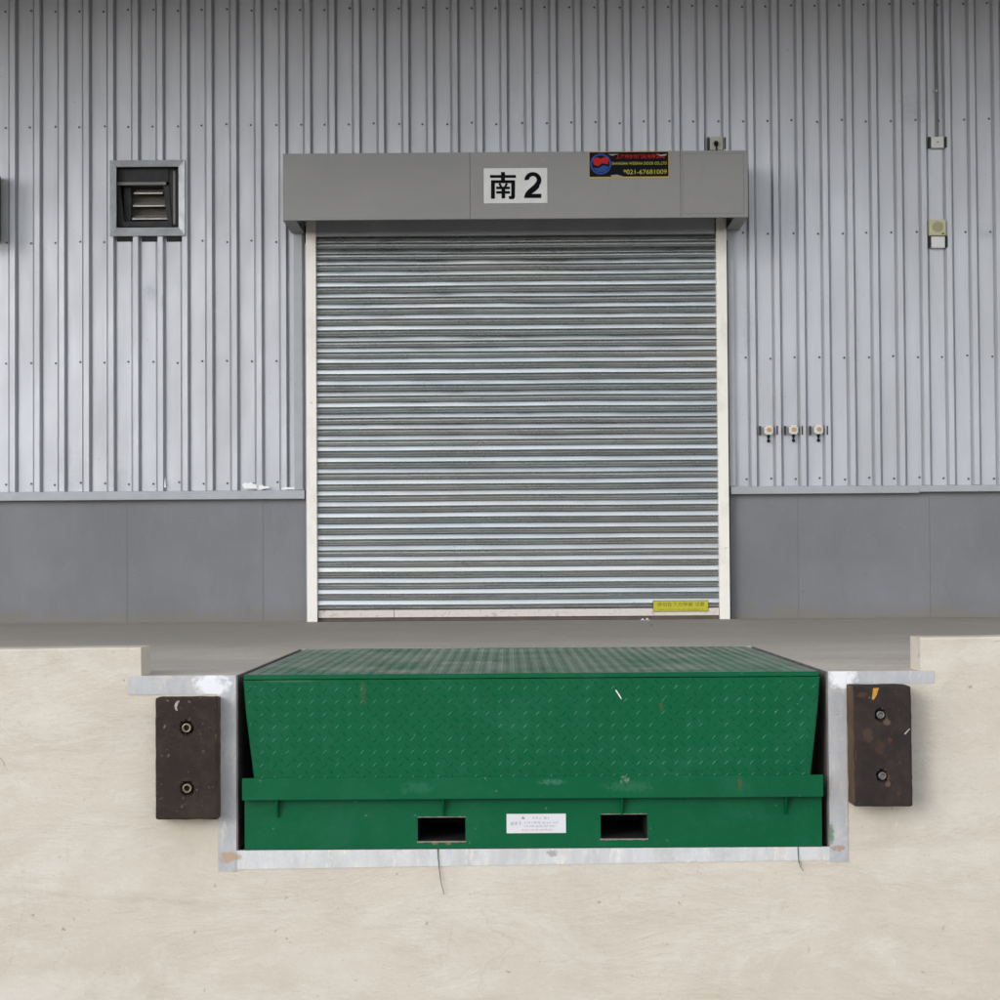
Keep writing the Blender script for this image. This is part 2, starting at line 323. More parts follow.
def rubber(name, c, speck, rust, marks=()):
    q = MatB(name, 0.8, 0, 0.15).base(c)
    q.over(q.ramp(q.noise(7, 9, 0.8), 0.46, 0.64), (c[0]*2.1, c[1]*1.8, c[2]*1.6), 0.6)
    q.over(q.ramp(q.noise(20, 9, 0.85, (1, 1, 0.4), off=(1, 1, 1)), 0.58, 0.68), (c[0]*3, c[1]*2.6, c[2]*2.2), 0.45)
    q.over(q.ramp(q.noise(14, 8, 0.8, off=(2, 2, 6)), 0.62, 0.7), rust, 0.6)
    q.over(q.spots(38, 0.72), speck, 0.55); q.over(q.spots(30, 0.9, (7, 1, 2)), speck, 0.9); q.over(q.spots(75, 0.86, (3, 3, 3)), speck, 0.7); q.over(q.ramp(q.noise(30, 9, 0.85, off=(1, 7, 6)), 0.62, 0.68), speck, 0.45)
    for (x, z, rx, rz, cc) in marks: q.over(q.blob(x, z, rx, rz, 0.4), cc, 0.75)
    q.bmp(q.noise(40, 5, 0.75), 0.6, 0.006).bmp(q.noise(7, 3), 0.3, 0.01)
    return q.done()
M_BRASS = simple('worn_bolt_steel', (0.30, 0.245, 0.17), 0.4, 0.7, 0.2, 60)
M_BOLT = simple('dull_bolt_steel', (0.28, 0.27, 0.26), 0.45, 0.8, 0.3, 60)
M_BLACK = simple('black_plastic', (0.008, 0.008, 0.009), 0.5, 0, 0.1, 14, 0.2)
M_SCREW = simple('screw_head', (0.10, 0.095, 0.09), 0.5, 0.4)
M_WHITE = simple('white_plastic', (0.66, 0.66, 0.65), 0.45, 0, 0.06)
M_CREAM = simple('aged_cream_plastic', (0.50, 0.48, 0.30), 0.5, 0, 0.08)
M_CREAM2 = simple('cream_grille', (0.36, 0.34, 0.20), 0.6, 0, 0.08)
M_BEIGE = simple('beige_plate', (0.46, 0.45, 0.36), 0.5, 0, 0.08)
M_ORANGE = simple('orange_button', (0.65, 0.28, 0.04), 0.4, 0, 0.05)
M_SIGNW = simple('sign_white', (0.62, 0.62, 0.60), 0.4, 0, 0.05)
M_INK = simple('black_lettering', (0.004, 0.004, 0.005), 0.7, 0, 0.05, 14, 0.08)
M_ADBG = simple('advert_black', (0.004, 0.004, 0.006), 0.6, 0, 0.1, 20, 0.1)
M_ADYE = simple('advert_border_yellow', (0.50, 0.33, 0.05), 0.5, 0, 0.1, 20)
M_ADTX = simple('advert_yellow_print', (0.42, 0.40, 0.04), 0.5, 0, 0.05)
M_ADRED = simple('advert_red_print', (0.42, 0.012, 0.012), 0.5, 0, 0.05, 14, 0.15)
M_ADBLU = simple('advert_blue_print', (0.02, 0.06, 0.25), 0.5, 0, 0.05, 14, 0.15)
M_ADGR = simple('advert_peeled_grey', (0.26, 0.27, 0.28), 0.6, 0, 0.1)
M_YEL = simple('yellow_sticker', (0.50, 0.47, 0.01), 0.5, 0, 0.08, 30)
M_YTX = simple('sticker_brown_print', (0.10, 0.085, 0.01), 0.6, 0, 0.05)
M_LABEL = simple('white_label', (0.80, 0.79, 0.80), 0.35, 0, 0.03)
M_LINK = simple('label_grey_print', (0.34, 0.34, 0.38), 0.5)
M_LRED = simple('label_red_print', (0.60, 0.25, 0.27), 0.5)
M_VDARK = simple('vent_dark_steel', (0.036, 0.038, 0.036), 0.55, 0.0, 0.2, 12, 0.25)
M_VFR = simple('vent_trim_steel', (0.42, 0.44, 0.455), 0.38, 0.2, 0.15, 12)
M_VIN = simple('vent_black_inside', (0.02, 0.019, 0.018), 0.8)
M_VBL = simple('vent_blade_steel', (0.50, 0.47, 0.42), 0.4, 0.3, 0.1, 20)
M_COND = simple('grey_conduit', (0.17, 0.17, 0.165), 0.5, 0.1)
M_BROWN = simple('brown_box_paint', (0.085, 0.07, 0.055), 0.6)
M_STEM = simple('dry_stem', (0.10, 0.085, 0.055), 0.9)
M_STEMG = simple('green_stem', (0.06, 0.12, 0.05), 0.8)
M_PAPER = simple('paper_scrap', (0.80, 0.79, 0.76), 0.8)
M_SMEAR = simple('white_sealant', (0.86, 0.86, 0.85), 0.5, 0, 0.03)
M_CANOPY = simple('canopy_sheet', (0.30, 0.31, 0.32), 0.6)
M_RUST = simple('raw_cut_steel', (0.36, 0.29, 0.24), 0.6, 0.2, 0.25, 60)

# ------------------------------------------------------------------ ground and dock floor (setting)
bm = bmesh.new(); box(bm, -300, 300, -400, -0.004, -1.9, -1.45)
tag(obj('ground', bm, M_ASPH), kind='structure')
PX0, PX1, PZ, PY = -1.128, 1.131, -0.665, 2.56     # pit opening: left, right, bottom, back
bm = bmesh.new()
X = [-14, PX0, PX1, 14]
box(bm, X[0], X[1], 0.014, Yw+0.35, -0.16, 0.0)
box(bm, X[2], X[3], 0.014, Yw+0.35, -0.16, 0.0)
box(bm, X[1], X[2], PY, Yw+0.35, -0.16, 0.0)
tag(obj('dock_floor', bm, M_FLOOR), kind='structure')

# ------------------------------------------------------------------ concrete dock wall with raised kerbs
dock = thing('dock_wall', (0, 0, -1.45), 'pale beige concrete loading dock face with a notch holding the green leveler', 'dock wall')
bm = bmesh.new()
# front wall as a U round the pit, faces subdivided so that the top edge can be uneven
prism(bm, [(-14, -1.45), (14, -1.45), (14, 0), (PX1, 0), (PX1, PZ), (PX0, PZ), (PX0, 0), (-14, 0)], 0.0, 0.0135)
box(bm, -14, 14, 0.014, 0.3, -1.45, PZ-0.02)
obj('face', bm, M_CONC, dock)
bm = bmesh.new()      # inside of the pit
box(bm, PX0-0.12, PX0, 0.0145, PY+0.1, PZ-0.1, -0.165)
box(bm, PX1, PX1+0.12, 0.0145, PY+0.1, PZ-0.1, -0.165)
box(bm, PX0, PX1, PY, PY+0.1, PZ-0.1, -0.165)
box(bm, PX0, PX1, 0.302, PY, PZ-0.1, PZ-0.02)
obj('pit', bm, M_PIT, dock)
def kerb(x0, x1, ztop, y1, lab, seed):
    bm = bmesh.new(); rnd = random.Random(seed)
    n = 60; xs = [x0+(x1-x0)*i/n for i in range(n+1)]
    prof = [(0.0, 0.0), (0.0, ztop-0.006), (0.005, ztop), (y1, ztop), (y1, 0.0)]
    cols = []
    for x in xs:
        dz = 0.004*noise.noise((x*2.2, seed, 0)) + 0.0015*noise.noise((x*13, seed, 4))
        cols.append([bm.verts.new((x, y, z+(dz if z > 0.05 else 0))) for y, z in prof])
    for i in range(n):
        for j in range(4): bm.faces.new((cols[i][j], cols[i+1][j], cols[i+1][j+1], cols[i][j+1]))
    for c in (cols[0], cols[-1]): bm.faces.new(c)
    bmesh.ops.recalc_face_normals(bm, faces=bm.faces)
    o = obj('kerb', bm, M_CONC, dock); o['label'] = lab
aL = at(141, 648, 0); aR = at(920, 637, 0)
kerb(-14, aL.x, aL.z, 0.22, 'raised kerb left of the leveler with a grey shaded end', 3)
kerb(aR.x, 14, aR.z, 0.20, 'taller raised kerb right of the leveler', 8)

# ------------------------------------------------------------------ galvanised frame round the pit
fr = thing('pit_frame', (0, 0, PZ), 'whitish galvanised steel angle frame edging the leveler pit', 'steel frame')
T = -0.004
def strip(pts, lab=None):
    bm = bmesh.new(); P = [at(x, y, T) for x, y in pts]
    prism(bm, [(p.x, p.z) for p in P], T, -0.0005)
    o = obj('edge_strip', bm, M_GALV, fr)
    # material blobs are placed in world coordinates: shift texture by giving the mesh world coordinates
    return o
# frame meshes carry world-space coordinates so that the paint blobs land where they should
fr.location = (0, 0, 0)
TZ = 0.0015
def zx(px, Z): return at(px, 675-(px-240)*0.0125, 0).x
bm = bmesh.new(); box(bm, at(218, 760, 0).x, PX0, T, 0.011-0.012, at(220, 871, 0).z, TZ)
obj('edge_strip', bm, M_GALV, fr)
bm = bmesh.new(); box(bm, at(128, 680, 0).x, at(218, 760, 0).x-0.0006, T+0.001, -0.001, at(150, 694.5, 0).z, TZ)
obj('edge_strip', bm, M_GALV, fr)
bm = bmesh.new(); box(bm, PX1, at(847, 760, 0).x, T, -0.001, at(838, 862, 0).z, TZ)
obj('edge_strip', bm, M_GALV, fr)
bm = bmesh.new(); box(bm, at(847, 760, 0).x+0.0006, at(934, 680, 0).x, T+0.001, -0.001, at(890, 683.5, 0).z, TZ)
obj('edge_strip', bm, M_GALV, fr)
bm = bmesh.new()
zt = PZ; zl = at(300, 869, 0).z; zr = at(800, 860, 0).z
prism(bm, [(PX0+0.0006, zl), (PX1-0.0006, zr), (PX1-0.0006, zt), (PX0+0.0006, zt)], T+0.001, -0.001)
obj('edge_strip', bm, M_SILL, fr)
# returns into the pit
for x0, x1 in ((PX0, PX0+0.006), (PX1-0.006, PX1)):
    bm = bmesh.new(); box(bm, x0, x1, -0.0008, 2.5, PZ, 0.0)
    obj('side_plate', bm, M_GAP, fr)

# ------------------------------------------------------------------ dock leveler
lv = thing('dock_leveler', (0, 0.0, PZ), 'green steel dock leveler with diamond plate deck and hanging lip', 'dock leveler')
DX = 1.1
M_TREAD = green('lit_tread_paint', (0.010, 0.17, 0.075), 0.0, 0.36, 0.3).done()  # lighter green painted in as light caught on the treads
M_TREADD = green('worn_lit_deck_tread', (0.05, 0.17, 0.10), 0.8, 0.36, 0.5).done()  # dusty worn deck treads, with caught light painted in too
def treads(bm, ox, oy, oz, ux, uy, un, w_at, length, pitch=0.0478, margin=0.012, inside=None):
    """raised lens-shaped treads on a plane: origin, along (ux), down (uy), normal un"""
    ox = Vector((ox, oy, oz)); ux = Vector(ux); uy = Vector(uy); un = Vector(un)
    rows = int(length/(pitch/2))
    for j in range(rows):
        v = margin + pitch*0.25 + j*pitch/2
        if v > length-margin: break
        n = int(2.3/pitch)
        for i in range(-n//2-1, n//2+2):
            u = i*pitch + (pitch/2 if j % 2 else 0)
            if abs(u) > w_at(v)-0.016: continue
            ang = math.radians(45 if j % 2 else -45) + random.uniform(-0.03, 0.03)
            d = ux*math.cos(ang) - uy*math.sin(ang); s = ux*math.sin(ang) + uy*math.cos(ang)
            c = ox + ux*u + uy*v
            L = 0.0138; W = 0.0034; H = 0.0018
            pts = [c-d*L, c-d*L*0.4+s*W, c+d*L*0.4+s*W, c+d*L, c+d*L*0.4-s*W, c-d*L*0.4-s*W]
            lo = [bm.verts.new(p + un*0.0002) for p in pts]
            hi = [bm.verts.new(c+d*((p-c).dot(d)*0.75)+s*((p-c).dot(s)*0.22) + un*H) for p in pts]
            fs_ = [bm.faces.new(hi)] + [bm.faces.new((lo[k], lo[(k+1) % 6], hi[(k+1) % 6], hi[k])) for k in range(6)]
            if j % 2 and random.random() < 0.45+0.55*(0.5+noise.noise(Vector((u*2.5, v*4, 1.0)))):  # only one slant gets the paint that imitates caught light
                for f_ in fs_: f_.material_index = 1
# deck
bm = bmesh.new(); box(bm, -DX, DX, 0.012, 2.53, -0.010, 0.0, 0.002)
# frame beams under the deck
for x in (-1.0, -0.6, -0.2, 0.2, 0.6, 1.0): box(bm, x-0.03, x+0.03, 0.05, 2.4, -0.13, -0.0105)
treads(bm, 0, 0.02, 0.0, (1, 0, 0), (0, 1, 0), (0, 0, 1), lambda v: DX-0.01, 2.5)
bmesh.ops.recalc_face_normals(bm, faces=bm.faces)
obj('deck', bm, M_GDECK, lv).data.materials.append(M_TREADD)
# hinge bar at the front of the deck
bm = bmesh.new(); box(bm, -DX+0.002, DX-0.004, -0.002, 0.0115, -0.016, 0.0015, 0.0015)
obj('front_bar', bm, M_GREEN, lv)
# lip: kinked trapezoid plate hanging in front of the deck
LZ0, LZ1 = -0.0185, -0.405
def lip_hw(v):       # half width at distance v below the top
    if v < 0.13: return DX-0.002-0.010*v/0.13
    return DX-0.012-0.031*(v-0.13)/(0.387-0.13)
bm = bmesh.new()
LY = -0.018
prism(bm, [(-lip_hw(0)-0.0, LZ0), (-lip_hw(0.13), LZ0-0.13), (-lip_hw(0.387), LZ1), (lip_hw(0.387), LZ1), (lip_hw(0.13), LZ0-0.13), (lip_hw(0), LZ0)], LY, LY+0.014)
bmesh.ops.bevel(bm, geom=[e for e in bm.edges if all(abs(v.co.y-LY) < 1e-5 for v in e.verts)], offset=0.004, segments=2, affect='EDGES')
treads(bm, 0, LY, LZ0, (1, 0, 0), (0, 0, -1), (0, -1, 0), lip_hw, 0.392, margin=0.0)
bmesh.ops.recalc_face_normals(bm, faces=bm.faces)
lip_o = obj('lip', bm, M_GREEN, lv); lip_o.data.materials.append(M_TREAD)
# hinge tube hidden behind the lip, side skirts
bm = bmesh.new(); cyl(bm, (-DX+0.02, 0.02, -0.03), (DX-0.02, 0.02, -0.03), 0.011, 12)
obj('hinge_tube', bm, M_GREEN, lv)
for s in (-1, 1):
    bm = bmesh.new(); prism(bm, [(0.02, -0.011), (2.45, -0.011), (2.45, -0.05), (0.02, -0.26)], s*(DX-0.09)-0.003, s*(DX-0.09)+0.003, 'x')
    obj('side_skirt', bm, M_GREEN, lv)
# lower frame: sheet with the two fork openings
zt = at(530, 797, 0).z; zb = PZ+0.003
FY = 0.0
pk = []
for (x0, y0, x1, y1) in ((417.5, 817.5, 465.5, 841), (600.5, 814.5, 647.5, 838.5)):
    a = at(x0, y0, FY); b = at(x1, y1, FY); pk.append((a.x, b.x, b.z, a.z))
bm = bmesh.new()
xa, xb = -DX+0.003, DX+0.002
zlo = [p[2] for p in pk]; zhi = [p[3] for p in pk]
xs = [xa, pk[0][0], pk[0][1], pk[1][0], pk[1][1], xb]
for i in range(5):
    if i in (1, 3):
        k = i//2
        box(bm, xs[i], xs[i+1], FY, FY+0.012, zb, zlo[k]); box(bm, xs[i], xs[i+1], FY, FY+0.012, zhi[k], zt+0.01)
    else: box(bm, xs[i], xs[i+1], FY, FY+0.012, zb, zt+0.01)
bmesh.ops.remove_doubles(bm, verts=bm.verts, dist=1e-5)
obj('front_panel', bm, M_GREEN, lv)
# ledge beam the lip rests in
zL = at(530, 776.5, -0.05).z; zR = at(530, 798.5, -0.05).z
bm = bmesh.new()
prism(bm, [(-0.052, zL), (-0.045, zL), (-0.045, zR+0.006), (0.1, zR+0.006), (0.1, zR), (-0.052, zR)], -DX+0.0, DX+0.001, 'x')
bmesh.ops.bevel(bm, geom=[e for e in bm.edges if abs(e.verts[0].co.x-e.verts[1].co.x) > 1], offset=0.0015, segments=2, affect='EDGES')
obj('lip_ledge', bm, M_GREEN, lv)
for px in (277, 443, 622, 786):
    g = at(px, 805, -0.03).x
    bm = bmesh.new(); prism(bm, [(-0.045, zR-0.0005), (-0.0005, zR-0.0005), (-0.0005, zR-0.07), (-0.01, zR-0.07)], g-0.003, g+0.003, 'x')
    obj('gusset', bm, M_GREEN, lv)
# fork pockets: open dark tubes with raw cut rims
for (x0, x1, z0, z1) in pk:
    bm = bmesh.new(); t = 0.004; y0, y1 = FY+0.013, 0.6
    box(bm, x0-t, x0, y0, y1, z0-t, z1+t); box(bm, x1, x1+t, y0, y1, z0-t, z1+t)
    box(bm, x0, x1, y0, y1, z1, z1+t); box(bm, x0, x1, y0, y1, z0-t, z0); box(bm, x0-t, x1+t, y1, y1+t, z0-t, z1+t)
    pocket = obj('fork_pocket', bm, M_VIN, lv)
    bm = bmesh.new(); rnd = random.Random(x0)
    n = 22; pts = []
    for i in range(n+1): pts.append((x0-0.002+(x1-x0+0.004)*i/n, z0-0.0035-0.003*rnd.random()))
    pts += [(x1+0.002, z0+0.0006), (x0-0.002, z0+0.0006)]
    prism(bm, pts, FY-0.0015, FY-0.0003)
    obj('weld_rim', bm, M_RUST, lv); bm = bmesh.new()
    n = 16; up = [(x0+(x1-x0)*i/n, z1+0.0015+0.002*rnd.random()) for i in range(n+1)]
    prism(bm, [(x0, z1-0.0003)]+up+[(x1, z1-0.0003)], FY-0.0015, FY-0.0003)
    rim = obj('weld_rim', bm, M_RUST, lv)
# nameplate
a = at(506.5, 814, FY-0.003); b = at(566, 833, FY-0.003)
bm = bmesh.new(); box(bm, a.x, b.x, FY-0.003, FY-0.0003, b.z, a.z, 0.0006)
plate = obj('nameplate', bm, M_LABEL, lv); plate['label'] = 'white printed information label'
W, H = b.x-a.x, a.z-b.z
def text_mesh(txt, size_w, size_h, x, z, y, m, parent, name='lettering', bold=0.0, depth=0.0004):
    """flat lettering on a plane facing -Y, centred at x,z and fitted to a width and height"""
    cu = bpy.data.curves.new(name, 'FONT'); cu.body = txt; cu.align_x = 'CENTER'; cu.align_y = 'CENTER'
    cu.offset = bold; cu.resolution_u = 4
    to = bpy.data.objects.new(name, cu); COL.objects.link(to)
    dg = bpy.context.evaluated_depsgraph_get()
    me = bpy.data.meshes.new_from_object(to.evaluated_get(dg))
    bpy.data.objects.remove(to); bpy.data.curves.remove(cu)
    bm = bmesh.new(); bm.from_mesh(me); bpy.data.meshes.remove(me)
    if not bm.verts: bm.free(); return None
    xs = [v.co.x for v in bm.verts]; ys = [v.co.y for v in bm.verts]
    cx, cy = (min(xs)+max(xs))/2, (min(ys)+max(ys))/2
    sx = size_w/max(1e-6, max(xs)-min(xs)); sz = size_h/max(1e-6, max(ys)-min(ys))
    for v in bm.verts: v.co = Vector((x+(v.co.x-cx)*sx, y, z+(v.co.y-cy)*sz))
    r = bmesh.ops.extrude_face_region(bm, geom=list(bm.faces))
    bmesh.ops.translate(bm, vec=(0, -depth, 0), verts=[v for v in r['geom'] if isinstance(v, bmesh.types.BMVert)])
    bmesh.ops.recalc_face_normals(bm, faces=bm.faces)
    return obj(name, bm, m, parent)
# top-level-parented lettering needs the parent's location chain: children of a part go through obj()
def marks(x0, x1, z0, z1, n, y, m, parent, seed):
    """small print: irregular dashes on one line"""
    bm = bmesh.new(); rnd = random.Random(seed); x = x0
    step = (x1-x0)/n
    for i in range(n):
        u = x0+step*i
        for k in range(3):
            aa = u+step*0.75*rnd.random(); ww = step*0.25*(0.4+rnd.random())
            zz = z0+(z1-z0)*rnd.random()*0.8
            box(bm, aa, min(aa+ww, x1), y-0.0003, y, zz, zz+(z1-z0)*0.18)
            box(bm, aa, aa+step*0.06, y-0.00032, y, z0, z0+(z1-z0)*(0.5+0.5*rnd.random()))
    return obj('printed_line', bm, m, parent)
py = FY-0.0032
bmz = a.z-H*0.2
marks(a.x+W*0.44, a.x+W*0.72, bmz-H*0.07, bmz+H*0.05, 5, py, M_LINK, plate, 1)
marks(a.x+W*0.05, a.x+W*0.24, a.z-H*0.58, a.z-H*0.38, 4, py, M_LINK, plate, 2)
marks(a.x+W*0.30, a.x+W*0.88, a.z-H*0.50, a.z-H*0.40, 16, py, M_LINK, plate, 3)
marks(a.x+W*0.30, a.x+W*0.82, a.z-H*0.68, a.z-H*0.58, 14, py, M_LINK, plate, 4)
marks(a.x+W*0.24, a.x+W*0.78, a.z-H*0.86, a.z-H*0.78, 14, py, M_LRED, plate, 5)
bm = bmesh.new(); c = (a.x+W*0.28, a.z-H*0.2); prism(bm, [(c[0]-0.007, c[1]-0.005), (c[0]+0.007, c[1]-0.005), (c[0], c[1]+0.007)], py-0.0003, py)
obj('printed_triangle', bm, M_LINK, plate)

# ------------------------------------------------------------------ rubber bumpers
M_BSIDE = rubber('rusty_brown_side', (0.11, 0.07, 0.045), (0.2, 0.15, 0.1), (0.16, 0.08, 0.04))
def bumper(x0, y0, x1, y1, dep, holes, mat, boltm, lab, lean=0.0, br=0.0175):
    a = at(x0, y0, -dep); b = at(x1, y1, -dep)
    t = thing('dock_bumper', ((a.x+b.x)/2, 0, b.z), lab, 'rubber bumper', 'rubber bumpers either side of the leveler')
    bm = bmesh.new(); rnd = random.Random(x0)
    nx, nz = 26, 50
    cs = []
    for px_, pz_ in holes:
        h = at(px_, pz_, -dep); cs.append((h.x, h.z))
    box(bm, a.x, b.x, -dep, -0.001, b.z, a.z)
    bmesh.ops.subdivide_edges(bm, edges=bm.edges, cuts=56, use_grid_fill=True)
    cx, cz = (a.x+b.x)/2, (a.z+b.z)/2
    for v in bm.verts:
        x, y, z = v.co
        fr_ = max(0, (-y)/dep)
        ex = min(abs(x-a.x), abs(x-b.x)); ez = min(abs(z-a.z), abs(z-b.z)); ey = abs(y+dep)
        # worn, rounded edges
        for d1, d2 in ((ex, ey), (ez, ey), (ex, ez)):
            if d1 < 0.006 and d2 < 0.006:
                k = 0.0014*(1+noise.noise(Vector((x, y, z))*40))
                if d1 is ex or d2 is ex: v.co.x += k if x < cx else -k
                if d1 is ez or d2 is ez: v.co.z += k if z < cz else -k
                if d2 is ey: v.co.y += k
        v.co += Vector((noise.noise(v.co*25), noise.noise(v.co*25+Vector((5, 0, 0))), noise.noise(v.co*25+Vector((0, 7, 0)))))*0.0016
        v.co.x += lean*(z-b.z)
        # dish round the holes
        for hx, hz in cs:
            d = math.hypot(v.co.x-hx, v.co.z-hz)
            if y < -dep+0.01 and d < br*1.5: v.co.y += 0.028 if d < br*1.35 else 0.010
    bm.normal_update()
    for f in bm.faces:
        if f.normal.x*(1 if x0 < 500 else -1) > 0.75: f.material_index = 1
    obj('rubber_block', bm, mat, t).data.materials.append(M_BSIDE)
    for hx, hz in cs:
        bm = bmesh.new(); ring(bm, (hx, hz), br, br*0.62, -dep-0.002, -dep+0.03); bo = obj('bolt', bm, boltm, t, True)
        bm = bmesh.new(); cyl(bm, (hx, -dep+0.012, hz), (hx, -dep+0.03, hz), br*0.6, 12)
        obj('bolt_core', bm, M_BLACK if boltm is M_BRASS else M_BOLT, bo)
    return t
m1 = rubber('worn_black_rubber', (0.036, 0.028, 0.024), (0.30, 0.24, 0.17), (0.10, 0.055, 0.035), [])
_b = at(913, 806.5, -0.15); _a = at(853.5, 686.5, -0.15); _cx = (_a.x+_b.x)/2
def _m(px, py, rx, rz, c): p = at(px, py, -0.15); return (p.x-_cx, p.z-_b.z, rx, rz, c)
m2 = rubber('rusty_black_rubber', (0.034, 0.027, 0.025), (0.16, 0.10, 0.07), (0.13, 0.065, 0.03),
            [_m(868, 735, 0.020, 0.030, (0.085, 0.055, 0.035)), _m(880, 748, 0.020, 0.028, (0.075, 0.045, 0.028)), _m(890, 740, 0.009, 0.010, (0.11, 0.045, 0.03)), _m(862, 695, 0.02, 0.012, (0.10, 0.05, 0.03)), _m(887, 722, 0.012, 0.014, (0.16, 0.11, 0.07)), _m(888, 784, 0.010, 0.012, (0.16, 0.11, 0.07))])
bumper(155.3, 698, 217.5, 819.5, 0.095, ((186.5, 728), (187, 788.5)), m1, M_BRASS, 'black rubber bumper with pale chips and hollow brassy bolts, left of the leveler')
bumper(853.5, 686.5, 913, 806.5, 0.15, ((880.5, 715), (882.5, 776)), m2, M_BOLT, 'black rubber bumper with a yellow streak at its top, right of the leveler', -0.004, 0.0145)
for o in list(COL.objects):
    if o.name.startswith('dock_bumper.'): bR = o
    elif o.name == 'dock_bumper': bL = o
# paint marks on the rubber
def patch(name, pts, Y, th, m, parent):
    bm = bmesh.new(); P = [at(x, y, Y) for x, y in pts]
    prism(bm, [(p.x, p.z) for p in P], Y-th, Y+0.002)
    return obj(name, bm, m, parent)
M_MARKY = simple('yellow_paint_mark', (0.60, 0.30, 0.03), 0.6, 0, 0.15, 60)
M_MARKW = simple('scraped_pale_mark', (0.50, 0.45, 0.37), 0.7, 0, 0.25, 90)
M_MARKR = simple('rust_brown_mark', (0.10, 0.055, 0.03), 0.8, 0, 0.3, 60)
patch('paint_streak', [(873, 688.2), (879, 687.9), (877.8, 691), (877, 694.5), (873.6, 700), (871.8, 699), (872.6, 693.5)], -0.15, 0.0012, M_MARKY, bR)
patch('scrape_mark', [(904, 733.8), (909.6, 728.2), (910, 729.2), (905.2, 734.6)], -0.15, 0.0012, M_MARKW, bR)
#patch('rust_mark', [(864, 729), (868, 728), (873, 731), (873, 736), (869, 741), (865, 739)], -0.15, 0.0008, M_MARKR, bR)
#patch('rust_mark', [(875, 744), (885, 745), (884.5, 752), (881, 757), (877, 753)], -0.15, 0.0008, M_MARKR, bR)
patch('scrape_mark', [(177, 701), (180, 700.6), (178, 704), (176.8, 707.5), (177.8, 711), (175.5, 710), (174.3, 706.5), (175, 703.5)], -0.095, 0.0012, M_MARKW, bL)

# ------------------------------------------------------------------ warehouse wall
wh = thing('warehouse', (0, Yw, 0), 'warehouse front of pale grey corrugated sheet over a grey painted base', 'warehouse')
zfL = at(150, 491, Yw).z; zfR = at(860, 485.5, Yw).z
ZT = 4.76
# rib positions from the photo, evenly spaced in the world
xr0 = at(9, 90, Yw).x; xr1 = at(991, 90, Yw).x; PITCHR = (xr1-xr0)/40
# verticals lean in the photo only through the camera's roll and pitch
DL, DR = at(305, 400, Yw).x, at(729, 400, Yw).x     # door opening in the wall
DTOP = at(500, 225, Yw).z
va = at(112, 163, Yw); vb = at(182, 232, Yw)          # vent opening
RIBD = 0.040
bm = bmesh.new()
def zcuts(xm, z0):
    """ranges of z the sheet covers at x"""
    if DL < xm < DR: return [(DTOP, ZT)]
    if va.x < xm < vb.x: return [(z0, vb.z), (va.z, ZT)]
    return [(z0, ZT)]
prof = [(-0.0045, 0), (-0.0015, 0.009), (0.0025, 0.009), (0.0155, -RIBD), (0.0155+0.037, -RIBD), (0.0665, 0.009), (0.0705, 0.009), (0.0735, 0)]
xs = []
for k in range(-14, 55):
    x = xr0 + PITCHR*k
    for dx, dy in prof: xs.append((x+dx, Yw+dy))
crit = sorted([DL, DR, va.x, vb.x])
pts = []
for i, (x, y) in enumerate(xs):
    if i:
        X0, Y0 = xs[i-1]
        for c in crit:
            if X0 < c < x: pts.append((c, Y0+(y-Y0)*(c-X0)/(x-X0)))
    pts.append((x, y))
for (xa_, ya_), (xb_, yb_) in zip(pts, pts[1:]):
    z0 = zfL if xa_ < 0 else zfR
    for (u, v) in zcuts((xa_+xb_)/2, z0-0.002):
        nseg = max(1, int((v-u)/0.3))
        for s in range(nseg):
            c0 = u+(v-u)*s/nseg; c1 = u+(v-u)*(s+1)/nseg
            bm.faces.new([bm.verts.new(p) for p in ((xa_, ya_, c0), (xb_, yb_, c0), (xb_, yb_, c1), (xa_, ya_, c1))])
bmesh.ops.remove_doubles(bm, verts=bm.verts, dist=1e-4)
for v in bm.verts:   # slight dents of thin sheet
    v.co.y += 0.0022*noise.noise(Vector((v.co.x*2.1, 0, v.co.z*1.3)))
obj('cladding', bm, M_CLAD, wh)
bm = bmesh.new(); box(bm, -14, 14, Yw+0.5, Yw+0.7, -0.1, 4.95); obj('inner_wall', bm, M_PIT, wh)
# painted masonry base, two lengths
for x0, x1, zt_, lab in ((-14, DL, zfL, None), (DR, 14, zfR, None)):
    bm = bmesh.new(); box(bm, x0, x1, Yw+0.01, Yw+0.3, 0.0005, zt_-0.02); obj('base_wall', bm, M_PLINTH, wh)
# faint joints in the base
M_JOINT = simple('wall_joint', (0.172, 0.173, 0.178), 0.8)
for px in (127, 263, 798, 930):
    p = at(px, 560, Yw+0.01)
    bm = bmesh.new(); box(bm, p.x-0.0022, p.x+0.0022, Yw+0.0088, Yw+0.011, 0.002, (zfL if px < 500 else zfR)-0.08)
    obj('joint', bm, M_JOINT, wh)
# flashing on top of the base
def flashing(x0, x1, zt_, zb_):
    bm = bmesh.new()
    prism(bm, [(Yw+0.009, zt_), (Yw-0.052, zt_-0.004), (Yw-0.060, zb_), (Yw-0.054, zb_-0.004), (Yw-0.048, zb_+0.002), (Yw+0.009, zb_+0.004)], x0, x1, 'x')
    obj('flashing', bm, M_FLASH, wh)
zbL = at(150, 499.5, Yw-0.05).z; zbR = at(860, 493, Yw-0.05).z
flashing(-14, DL-0.002, zfL, zbL)
xm_ = at(919, 488, Yw-0.05).x
flashing(DR+0.002, xm_, zfR, zbR); flashing(xm_+0.001, 14, zfR-0.001, zbR+0.008)
